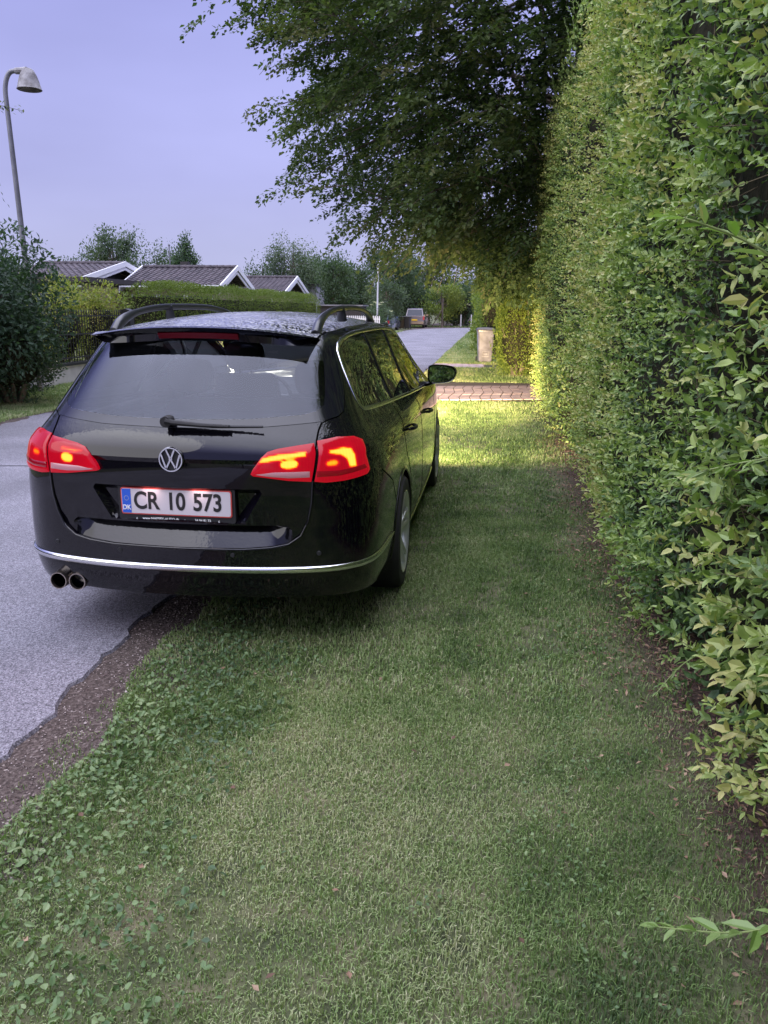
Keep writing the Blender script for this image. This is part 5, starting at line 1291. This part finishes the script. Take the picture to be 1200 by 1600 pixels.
M['render_wall'] = noisy(pmat('plinth_wall', (.5, .5, .52), .8), (.42, .42, .43), (.55, .55, .56), 4)
t = empty('plinth_wall', (-8.62, 16, 0)); tag(t, 'low pale rendered wall carrying the black railings', 'wall')
MB().box(-.09, .09, -3.6, 2.6, 0, .36).build('wall', M['render_wall'], t, smooth=False); MB().box(-.12, .12, -3.62, 2.62, .36, .41).build('coping', M['trimb'], t, smooth=False)
M['iron'] = pmat('black_iron', (.012, .012, .013), .45)
t = empty('iron_fence', (-8.62, 16, .41)); tag(t, 'black iron railings with upright bars in front of the yellow-green shrubs', 'fence')
mb = MB(); 
for z in (.08, .55, .92): mb.box(-.012, .012, -3.6, 2.5, z, z+.025)
mb.build('rail', M['iron'], t, smooth=False)
mb = MB()
for i in range(55):
    y = -3.5+i*.11; b_ = MB(); b_.box(-.007, .007, y-.007, y+.007, .0, 1.02); b_.add([(-.011, y-.011, 1.02), (.011, y-.011, 1.02), (.011, y+.011, 1.02), (-.011, y+.011, 1.02), (0, y, 1.08)], [(0, 1, 4), (1, 2, 4), (2, 3, 4), (3, 0, 4)]); b_.build('bar', M['iron'], t, smooth=False)
t = empty('gate_post', (-8.6, 18.75, 0)); tag(t, 'square black gate post at the right end of the railings', 'post')
mb = MB(); mb.box(-.11, .11, -.11, .11, 0, 1.40); mb.build('post', M['iron'], t, smooth=False); MB().prism([(-.13, 1.40), (.13, 1.40), (.13, 1.45), (0, 1.50), (-.13, 1.45)], -.13, .13, 'y').build('post_cap', M['iron'], t, smooth=False)
# yellow green shrubs behind the railings
for i, (x, y, r_, h_) in enumerate([(-9.7, 14.0, .9, 1.0), (-9.55, 15.5, .9, 1.08), (-9.5, 17.1, .9, 1.12), (-9.45, 18.7, .85, 1.1)]):
    bush('photinia_shrub', ['yellow-green shrub behind the railings, hard against the dark bush', 'yellow-green shrub behind the left half of the railings', 'yellow-green shrub behind the right half of the railings', 'yellow-green shrub beside the black gate post and clipped hedge'][i], 'shrub', x, y, (r_, r_, h_), 4600, .085, 'yellow_leaf', seed=50+i, z=1.02, group='yellow-green shrubs behind the railings', cb=.5, ratio=.42)
face_hedge('clipped_hedge', 'long neatly clipped green hedge with rounded top in front of the houses', 'hedge', -9.6, -8.5, 20.6, 40.5, 2.17, 70000, .055, 'clip_leaf', seed=60, round_=.5, amp=.04, cb=.5, top_amp=.05)

# ------------------------------------------------------------------ houses
M['roof_tile'] = None
def tile_mat():
    m = pmat('roof_tiles', (.10, .07, .08), .75); nt = m.node_tree; b = nt.nodes['Principled BSDF']
    noisy(m, (.038, .032, .040), (.085, .068, .078), 2.5, bump=0); return m
M['roof_tile'] = tile_mat(); M['board'] = pmat('white_boards', (.78, .78, .80), .5); M['brick'] = noisy(pmat('yellow_brick', (.35, .28, .2), .85), (.28, .21, .15), (.42, .34, .25), 6)
M['darkwood'] = pmat('dark_gable_cladding', (.035, .03, .03), .7)
def house(name, label, x1, length, y0, y1, eave, ridge, seed=0, over=.25, hood=.7):
    """ridge runs along X; the gable at x1 faces the road"""
    yc = (y0+y1)/2; t = empty(name, (x1, yc, 0)); tag(t, label, 'house'); hw = (y1-y0)/2; x0 = -length
    mb = MB(); mb.prism([(-hw+.5, 0), (hw-.5, 0), (hw-.5, eave), (0, ridge-.28), (-hw+.5, eave)], x0+.3, -hood, 'x'); mb.build('wall', M['brick'], t, smooth=False)
    # corrugated tile roof, both slopes
    sl = math.hypot(hw, ridge-eave); ro = MB()
    for sg_ in (1, -1):
        nx = int(length/.075); rows = 11; V = []; F = []
        for r_ in range(rows+1):
            for st in (0, 1):
                f = (r_+(0 if st == 0 else .999))/(rows+1); y = sg_*hw*(1-f); z = eave+(ridge-eave)*f+(.035*(1-st))
                for i in range(nx+1): V.append((x0+length*i/nx, y, z+.022*math.cos(i*PI*.5)))
        n1 = nx+1
        for r_ in range(2*(rows+1)-1):
            for i in range(nx): a = r_*n1+i; f_ = (a, a+1, a+1+n1, a+n1); F.append(f_ if sg_ < 0 else f_[::-1])
        ro.add(V, F)
    rf = ro.build('roof', M['roof_tile'], t, smooth=False)
    rd = MB(); n = int(length/.33)
    for i in range(n): rd.tube([(x0+length*i/n, 0, ridge+.03), (x0+length*(i+.97)/n, 0, ridge+.045)], .10, 8)
    rd.build('ridge_tiles', M['roof_tile'], rf)
    for xx in (0.03, x0-.03):
        for sg_ in (1, -1):
            bb = MB(); V = []
            for (yy, zz) in ((sg_*(hw+.06), eave-.02), (0, ridge+.09)):
                for dx in (-.03, .03):
                    for dz in (-.24, .0): V.append((xx+dx, yy, zz+dz+.03))
            bb.add(V, [(0, 1, 3, 2), (4, 6, 7, 5), (0, 4, 5, 1), (2, 3, 7, 6), (1, 5, 7, 3), (0, 2, 6, 4)])
            V = []
            for (yy, zz) in ((sg_*(hw-.02), eave-.26), (0, ridge-.17)):
                for dx in (-.09, -.035):
                    for dz in (-.16, .0): V.append((xx+dx, yy, zz+dz+.03))
            bb.add(V, [(0, 1, 3, 2), (4, 6, 7, 5), (0, 4, 5, 1), (2, 3, 7, 6), (1, 5, 7, 3), (0, 2, 6, 4)])
            bb.build('bargeboard', M['board'], t, smooth=False)
    gb = MB(); gb.prism([(-hw+.5, eave-.1), (hw-.5, eave-.1), (0, ridge-.3)], -hood-.03, -hood+.02, 'x'); gb.build('gable_cladding', M['darkwood'], t, smooth=False)
    for sg_ in (1, -1):
        MB().box(x0, 0, sg_*(hw+.02)-.06, sg_*(hw+.02)+.06, eave-.13, eave+.0).build('gutter', M['board'], t, smooth=False)
    for k in range(3):
        wx = x0+length*(.2+.28*k); wdw = MB(); wdw.box(wx-.6, wx+.6, -hw+.46, -hw+.52, .9, 2.1); wo = wdw.build('window', M['farglass'], t, smooth=False)
        MB().box(wx-.66, wx-.6, -hw+.43, -hw+.53, .86, 2.14).box(wx+.6, wx+.66, -hw+.43, -hw+.53, .86, 2.14).build('frame', M['board'], wo, smooth=False)
    return t
h1 = house('bungalow', 'bungalow with dark tiled roof and white gable boards, nearest behind the hedge', -13.0, 5.0, 38.7, 44.3, 2.60, 3.52)
h2 = house('bungalow', 'smaller looking bungalow roof with white gable at the far end of the hedge', -13.0, 6.6, 51.2, 58.0, 2.58, 3.53)
h3 = house('bungalow', 'leftmost house wing with a long white bargeboard sloping down to the left', -18.3, 4.4, 34.5, 45.5, 2.62, 3.62)
MB().box(-3.2, -2.8, .5, .9, 3.3, 3.85).build('chimney', M['darkwood'], h1, smooth=False)
t = empty('garden_mast', (-17.35, 43.5, 0)); tag(t, 'thin pale mast standing up behind the roof ridge', 'mast'); MB().tube([(0, 0, 0), (0, 0, 4.75)], [.04, .03], 8).build('mast_pole', M['galv'], t); MB().lathe([(.0, .09), (.05, .06), (.06, 0), (.05, -.03), (0, -.03)], (0, 0, 4.75), 'z', 12).build('mast_cap', M['galv'], t)
t = empty('carport', (-17.0, 31.5, 0)); tag(t, 'flat black carport roof edge left of the houses', 'carport')
MB().box(-2.2, 2.2, -2.5, 2.5, 2.42, 2.60).build('roof', M['darkwood'], t, smooth=False)
for a in (-2, 2):
    for b in (-2.3, 2.3): MB().box(a-.06, a+.06, b-.06, b+.06, 0, 2.42).build('post', M['darkwood'], t, smooth=False)
# garden structure and white fence seen through the roof rail
t = empty('flat_roof_shed', (-9.6, 52.5, 0)); tag(t, 'flat roofed shelter with pale edge seen over the car roof rail', 'shed')
MB().box(-1.55, 1.55, -1.2, 1.2, 1.72, 1.80).build('roof', M['galv'], t, smooth=False); MB().box(-1.4, 1.4, -1.0, 1.0, 0, 1.72).build('wall', M['darkwood'], t, smooth=False)
t = empty('picket_fence', (-9.0, 48.6, 0)); tag(t, 'white picket fence across the gap beyond the clipped hedge', 'fence')
MB().box(-1.9, 2.4, .03, .06, .3, .36).box(-1.9, 2.4, .03, .06, .95, 1.01).build('rail', M['board'], t, smooth=False)
for i in range(36): x = -1.85+i*.12; MB().add([(x-.035, 0, .08), (x+.035, 0, .08), (x+.035, 0, 1.12), (x, 0, 1.18), (x-.035, 0, 1.12), (x-.035, .025, .08), (x+.035, .025, .08), (x+.035, .025, 1.12), (x, .025, 1.18), (x-.035, .025, 1.12)], [(0, 1, 2, 3, 4), (9, 8, 7, 6, 5), (0, 5, 6, 1), (1, 6, 7, 2), (2, 7, 8, 3), (3, 8, 9, 4), (4, 9, 5, 0)]).build('picket', M['board'], t, smooth=False)
t = empty('log_cabin', (-13.9, 64, 0)); tag(t, 'narrow pale timber gable wall just right of the far bungalow', 'shed')
MB().box(-.5, .5, -1.5, 1.5, 0, 3.3).build('wall', noisy(pmat('weathered_timber', (.3, .3, .33), .8), (.22, .22, .24), (.4, .4, .43), 5, stretch=(6, 1, 1)), t, smooth=False); MB().box(-.65, .65, -1.7, 1.7, 3.3, 3.38).build('roof', M['darkwood'], t, smooth=False)

# ------------------------------------------------------------------ background trees
TG_ = 'trees beyond the houses and road'
def bt(label, x, y, h, r, n, L, leaf, seed, cz=None, **k):
    return tree('tree', label, 'tree', x, y, h, cz or h*.58, (r, r, h*.45), n, L, leaf, group=TG_, seed=seed, **k)
bt('loose leafy tree behind the leftmost bungalow wing, farthest left', -33.5, 66, 6.2, 3.4, 7000, .22, 'far_leaf', 70)
bt('taller grey green tree behind the houses with a pointed top', -30.2, 64, 8.0, 2.6, 7000, .22, 'grey_leaf', 71)
bt('thin sparse tree between the tall grey one and the mast', -26.2, 63, 6.4, 2.8, 3600, .2, 'far_leaf', 72)
bt('dark conifer like tree directly right of the pale mast', -22.8, 60, 7.0, 1.7, 5200, .2, 'dark_leaf', 73, cshape='cone')
bt('small thin tree left of the birch', -16.9, 60, 5.6, 1.4, 1800, .18, 'far_leaf', 74)
bt('weeping birch with drooping grey green crown between the two white gables', -15.2, 62, 7.2, 2.3, 9000, .17, 'grey_leaf', 75, droop=1.2, flat=1.5)
bt('young open tree standing above the bushes left of the far lamp', -11.4, 60, 5.6, 1.9, 4600, .20, 'far_leaf', 76, cshape='cone')
bt('broad green tree behind the far street lamp', -9.3, 74, 7.2, 3.2, 9000, .22, 'far_leaf', 77)
bt('bushy round tree above the blue grey hatchback', -8.6, 66, 4.5, 1.9, 7000, .17, 'grey_leaf', 78, cz=2.2)
bt('dark tree filling the gap left of the silver car', -12.6, 68, 5.8, 3.0, 8000, .2, 'far_leaf', 79)
bt('brown tinged tree right behind the silver car', -4.6, 77.5, 4.4, 2.2, 7000, .18, 'yellow_leaf', 80, cz=2.3, cb=.15)
bt('dark tree beyond the road end behind the post', -1.6, 84, 5.6, 3.2, 8000, .22, 'far_leaf', 81, cz=2.7)
bt('dark tree beyond the fence posts at the right end of the road', 3.0, 86, 6.2, 3.8, 8000, .24, 'dark_leaf', 82, cz=3)
bt('tall tree closing the view over the end of the road', -6.8, 88, 9, 4.2, 9000, .28, 'far_leaf', 83)
bt('tall tree beyond the bend hidden by the overhanging branches', 0, 95, 10, 5, 9000, .3, 'far_leaf', 84)
bush('thicket_bush', 'wide dark bush closing the road end behind the silver car', 'bush', -8.2, 80.5, (3.0, 1.8, 2.3), 9000, .20, 'far_leaf', seed=95, cb=.3, group='dark bushes closing the road end')
bush('thicket_bush', 'dark bush at the road end between the utility pole and the silver car', 'bush', -3.6, 81.5, (2.6, 1.6, 2.2), 8000, .20, 'dark_leaf', seed=96, cb=.4, group='dark bushes closing the road end')
bush('thicket_bush', 'dark bush behind the fence posts at the bend of the road', 'bush', .9, 82, (2.8, 1.6, 2.0), 8000, .20, 'far_leaf', seed=97, cb=.25, group='dark bushes closing the road end')
bush('thicket_bush', 'dark bush left of the distant car bins under the tall trees', 'bush', -11.6, 71, (2.4, 1.6, 2.2), 8000, .18, 'far_leaf', seed=98, cb=.4, group='dark bushes closing the road end')
bush('blossom_bush', 'bush sprinkled with white blossom left of the silver car', 'bush', -8.4, 60.5, (1.2, 1.2, 1.15), 4200, .13, 'grey_leaf', seed=90, flowers=16)
bush('flowering_shrub', 'shrub with large white flower heads behind the utility pole', 'shrub', -2.9, 79, (1.3, 1.2, 1.75), 3500, .16, 'far_leaf', seed=91, flowers=26, z=1.9)
bush('grey_shrub', 'pale grey shrub between the clipped hedge and the flat shelter', 'shrub', -10.6, 46.5, (.9, .9, .95), 3500, .11, 'grey_leaf', seed=92, cb=.8)
bush('roadside_shrub', 'low dark shrub beside the hatchback at the road edge', 'shrub', -8.7, 57.6, (1.3, 1.5, .95), 3500, .13, 'far_leaf', seed=93)
for i, (x, y, r_) in enumerate([(-14.5, 71, 3.6), (-19, 78, 4.5), (-27, 80, 5), (6, 92, 5), (12, 88, 5)]):
    bt(['dense green tree behind the far shelter', 'dense tree behind the birch', 'dense tree far behind the leftmost houses', 'dense tree beyond the right bend', 'dense tree far right beyond the bend'][i], x, y, [6, 5.5, 5.5, 7, 7][i], r_, 6000, .28, 'far_leaf', 100+i)

# utility pole with its stay and the fence posts where the road ends
t = empty('utility_pole', (-4.55, 75.4, 0)); tag(t, 'short grey wooden pole with a leaning stay at the road end', 'pole')
MB().tube([(0, 0, -.1), (.02, 0, 2.55)], [.09, .075], 8).build('pole', M['bark'], t); MB().tube([(-.95, 0, 0), (-.02, 0, 1.6)], [.05, .04], 6).build('stay', M['bark'], t)
for i in range(6):
    t = empty('fence_post', (-2.9+i*.95, 76.9+.1*i, 0)); tag(t, ['weathered fence post nearest the pole at the road end', 'second weathered fence post right of the pole', 'third weathered fence post right of the pole', 'fourth weathered fence post right of the pole', 'fifth weathered fence post right of the pole', 'weathered fence post farthest right at the road end'][i], 'post', 'fence posts at the road end')
    MB().tube([(0, 0, -.1), (0, 0, 1.15)], [.075, .07], 6).build('post', M['render_wall'], t)
t = empty('garden_light', (-4.2, 77.0, 0)); tag(t, 'tiny lit garden lamp at the end of the road', 'lamp')
MB().tube([(0, 0, 0), (0, 0, 1.0)], .03, 6).build('lamp_post', M['iron'], t); MB().lathe([(0, -.05), (.04, -.04), (.055, 0), (.04, .04), (0, .05)], (0, 0, 1.06), 'z', 12).build('lamp_globe', pmat('garden_lamp_glow', (1, .8, .5), .5, emit=(1, .75, .4), es=2.5), t)

# ------------------------------------------------------------------ what stands behind the camera (it mirrors in the tailgate)
for i, (x, y, h_, r_) in enumerate([(-10, -16, 4.6, 3.0), (-3, -34, 7, 6), (4.2, -20, 5.6, 3.0), (-18, -26, 6, 4.5), (9, -34, 8, 5)]):
    tree('tree', ['tree on the left behind the viewer', 'tree closing the road behind the viewer', 'tree behind the tall hedge and the viewer', 'tree far left behind the viewer', 'tree far right behind the viewer'][i], 'tree', x, y, h_, h_*.55, (r_, r_, h_*.45), 2600, .4, 'far_leaf', group='trees behind the viewer', seed=200+i, clusters=16)
face_hedge('garden_hedge', 'hedge across the road from the verge, behind the viewer', 'hedge', -10.5, -8.6, -20, 7.2, 1.9, 9000, .14, 'far_leaf', seed=61, amp=.1)

# ------------------------------------------------------------------ grass and ground cover
M['grass'] = leafmat('grass_blades', [(.055, .095, .038), (.115, .185, .058), (.195, .28, .10), (.30, .35, .17), (.44, .43, .28)], .5, .25, .35)
def blades(P, h, wd, c, lean=.55):
    n = len(P); a = rng.uniform(0, 2*PI, n); d = np.stack([np.cos(a), np.sin(a), np.zeros(n)], -1); s_ = np.stack([-np.sin(a), np.cos(a), np.zeros(n)], -1)
    le = np.abs(rng.normal(0, lean, n)); tip = P+UPV*(h*np.clip(1-.5*le, .25, 1))[:, None]+d*(h*le)[:, None]; mid = P+UPV*(h*.55)[:, None]+d*(h*le*.28)[:, None]
    V = np.stack([P-s_*wd[:, None]/2, P+s_*wd[:, None]/2, mid+s_*wd[:, None]*.4, mid-s_*wd[:, None]*.4, tip], 1).reshape(-1, 3)
    b = np.arange(n)*5; F = np.concatenate([np.stack([b, b+1, b+2], -1), np.stack([b, b+2, b+3], -1), np.stack([b+3, b+2, b+4], -1)])
    return V, F, np.repeat(c, 5)
class Grass:
    def __init__(s): s.V = []; s.F = []; s.C = []; s.n = 0
    def patch(s, n, x0, x1, y0, y1, h, wd, seed=0, lean=.55, cb=.45, edge=None, ypow=1):
        x = rng.uniform(x0, x1, n); y = y0+(y1-y0)*rng.random(n)**ypow; P = np.stack([x, y, np.zeros(n)], -1)
        m = np.ones(n, bool)
        if edge is not None: m &= edge(x, y, P)
        den = .55+.5*wob(P*[1, 1, 0], 2.2, seed+1); m &= rng.random(n) < np.where(wob(P*[1, 1, 0], 1.5, 66)+.5*wob(P*[1, 1, 0], 6, 67) < -.62, .30, np.clip(den+.4, .55, 1))
        P = P[m]; n = len(P)
        hh = h*rng.uniform(.5, 1.35, n)*(1+.35*wob(P, 1.1, seed+2)); dry = .5+.5*wob(P, 1.6, seed+3)
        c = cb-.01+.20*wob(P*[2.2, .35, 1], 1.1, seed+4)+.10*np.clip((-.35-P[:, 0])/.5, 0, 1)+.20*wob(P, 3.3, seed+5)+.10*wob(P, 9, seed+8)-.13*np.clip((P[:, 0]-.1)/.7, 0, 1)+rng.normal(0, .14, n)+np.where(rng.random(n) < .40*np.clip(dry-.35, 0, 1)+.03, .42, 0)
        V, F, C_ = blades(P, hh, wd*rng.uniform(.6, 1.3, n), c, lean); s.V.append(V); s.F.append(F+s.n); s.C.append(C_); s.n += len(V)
    def build(s, name, label):
        o = mesh_ob(name, np.concatenate(s.V), np.concatenate(s.F), M['grass'], None, False, attr=np.clip(np.concatenate(s.C), 0, 1)); o['kind'] = 'stuff'; tag(o, label, 'grass'); return o
def verge_edge(x, y, P): return ((x > -1.64) & (rng.random(len(x)) < .05+.10*(wob(P, 6, 74) > .35)) | (x > -1.40+.10*wob(P, 1.3, 71)+.05*wob(P, 5, 72)-.10*np.clip((y-2.5)/3, 0, 1))) & (x < .90+.06*wob(P, 1.8, 73)) & ~((x > .42) & (rng.random(len(x)) < (x-.42)*1.9))
gr = Grass()
gr.patch(170000, -1.5, .95, .9, 3.0, .021, .0032, 0, .65, edge=verge_edge)
gr.patch(120000, -1.5, .95, 3.0, 6.2, .024, .0048, 0, .65, edge=verge_edge)
gr.patch(90000, -1.6, .95, 6.2, 14.0, .038, .0075, 0, .9, edge=verge_edge)
gr.patch(30000, -1.62, .95, 17.9, 22.3, .06, .010, 2, .8, cb=.5)
gr.patch(22000, -1.62, .3, 24.0, 34, .08, .016, 3, .8, cb=.45, ypow=1.3)
gr.patch(22000, -1.62, -.2, 34, 68, .12, .03, 3, .8, cb=.4)
gr.build('verge_grass', 'short mown grass of the verge beside and beyond the parked estate car')
g2 = Grass()
g2.patch(60000, -8.6, -6.42, 8.0, 16, .045, .010, 6, .8, cb=.42, edge=lambda x, y, P: x < -6.52+.07*wob(P, 2, 75))
g2.patch(26000, -8.6, -6.42, 16, 60, .08, .03, 7, .8, cb=.4)
g2.patch(9000, -8.6, 20, 73.5, 79, .14, .05, 7, .8, cb=.35, edge=lambda x, y, P: y > 76)
g2.build('far_verge_grass', 'grass strip on the far side of the road below the bushes')
# broad leaved weeds at the lower left
wl = Leafer(); n = 12000
x = rng.uniform(-1.5, -.55, n); y = rng.uniform(1.15, 4.3, n); P = np.stack([x, y, rng.uniform(.012, .045, n)], -1)
m = (x > -1.36+.10*wob(P, 1.3, 71)) & (rng.random(n) < np.clip(1.35-(x+1.36)/.55-np.clip(y-2.2, 0, 9)*.42+.35*wob(P, 2.1, 77), 0, 1)); P = P[m]; n = len(P)
wl.add(P, rdir(n, (0, 0, .1), .8)*[1, 1, .7], rdir(n, (0, 0, 1.1), .6), rng.uniform(.011, .030, n), rng.uniform(.008, .020, n), .42+.30*wob(P, 3, 78)+rng.normal(0, .16, n), T_NEAR)
M['weed'] = leafmat('weed_leaf', [(.055, .10, .045), (.105, .175, .068), (.17, .245, .10), (.27, .33, .17)], .45, .25, .4)
o = wl.build('ground_weeds', M['weed']); tag(o, 'broad leaved weeds growing at the dirt edge of the verge', 'weeds', kind='stuff')
# clover scattered through the grass
cl = Leafer(); n = 9000; P = np.stack([rng.uniform(-1.2, .8, n), rng.uniform(1.2, 6, n), rng.uniform(.01, .035, n)], -1); m = (wob(P*[1, 1, 0], 2.0, 79) > .25) & verge_edge(P[:, 0], P[:, 1], P); P = P[m]; n = len(P)
cl.add(P, rdir(n)*[1, 1, .4], rdir(n, (0, 0, 1.5), .5), rng.uniform(.009, .018, n), rng.uniform(.008, .014, n), .4+rng.normal(0, .15, n)); o = cl.build('clover', M['weed']); tag(o, 'small clover leaves scattered through the mown grass', 'clover', kind='stuff')
# grit on the dirt strip, dead leaves and needles under the hedge
M['grit'] = leafmat('grit', [(.10, .07, .065), (.22, .17, .16), (.5, .44, .42)], .8, 0)
gt = Leafer(); n = 9000; x = rng.uniform(-1.72, -1.25, n); y = 1.0+5*rng.random(n)**1.3; sz = rng.uniform(.002, .008, n)*(1+.9*(rng.random(n) < .04)); P = np.stack([x, y, sz*.25+.001], -1)
PT = (np.array([(0, 0, 0), (.6, .5, 0), (1, 0, 0), (.5, -.5, 0), (.5, 0, .5)], float), np.array([(0, 1, 4), (1, 2, 4), (2, 3, 4), (3, 0, 4)]))
gt.add(P, rdir(n)*[1, 1, .1], rdir(n, (0, 0, 3), .4), sz, sz, rng.random(n)**1.5, PT); o = gt.build('grit', M['grit']); tag(o, 'pale grit and small stones on the bare dirt strip', 'gravel', kind='stuff')
M['litter'] = leafmat('dead_leaf', [(.10, .06, .045), (.22, .13, .09), (.38, .27, .19)], .8, .1)
dl = Leafer(); n = 9000; x = .28+.74*rng.random(n)**.7; y = rng.uniform(1.1, 10.5, n); P = np.stack([x, y, rng.uniform(.004, .02, n)], -1); m = rng.random(n) < np.clip((x-.42)*2.2+.5*wob(P, 2, 81), 0.03, 1); P = P[m]; n = len(P)
dl.add(P, rdir(n)*[1, 1, .25], rdir(n, (0, 0, 1.5), .5), rng.uniform(.015, .04, n), rng.uniform(.003, .014, n), rng.random(n)); n = 60
dl.add(np.stack([rng.uniform(-1.5, .6, n), rng.uniform(1.3, 7, n), np.full(n, .03)], -1), rdir(n)*[1, 1, .2], rdir(n, (0, 0, 2), .5), rng.uniform(.018, .03, n), rng.uniform(.012, .02, n), rng.random(n))
o = dl.build('dead_leaves', M['litter']); tag(o, 'reddish dead leaves and clippings along the foot of the tall hedge', 'dead leaves', kind='stuff')
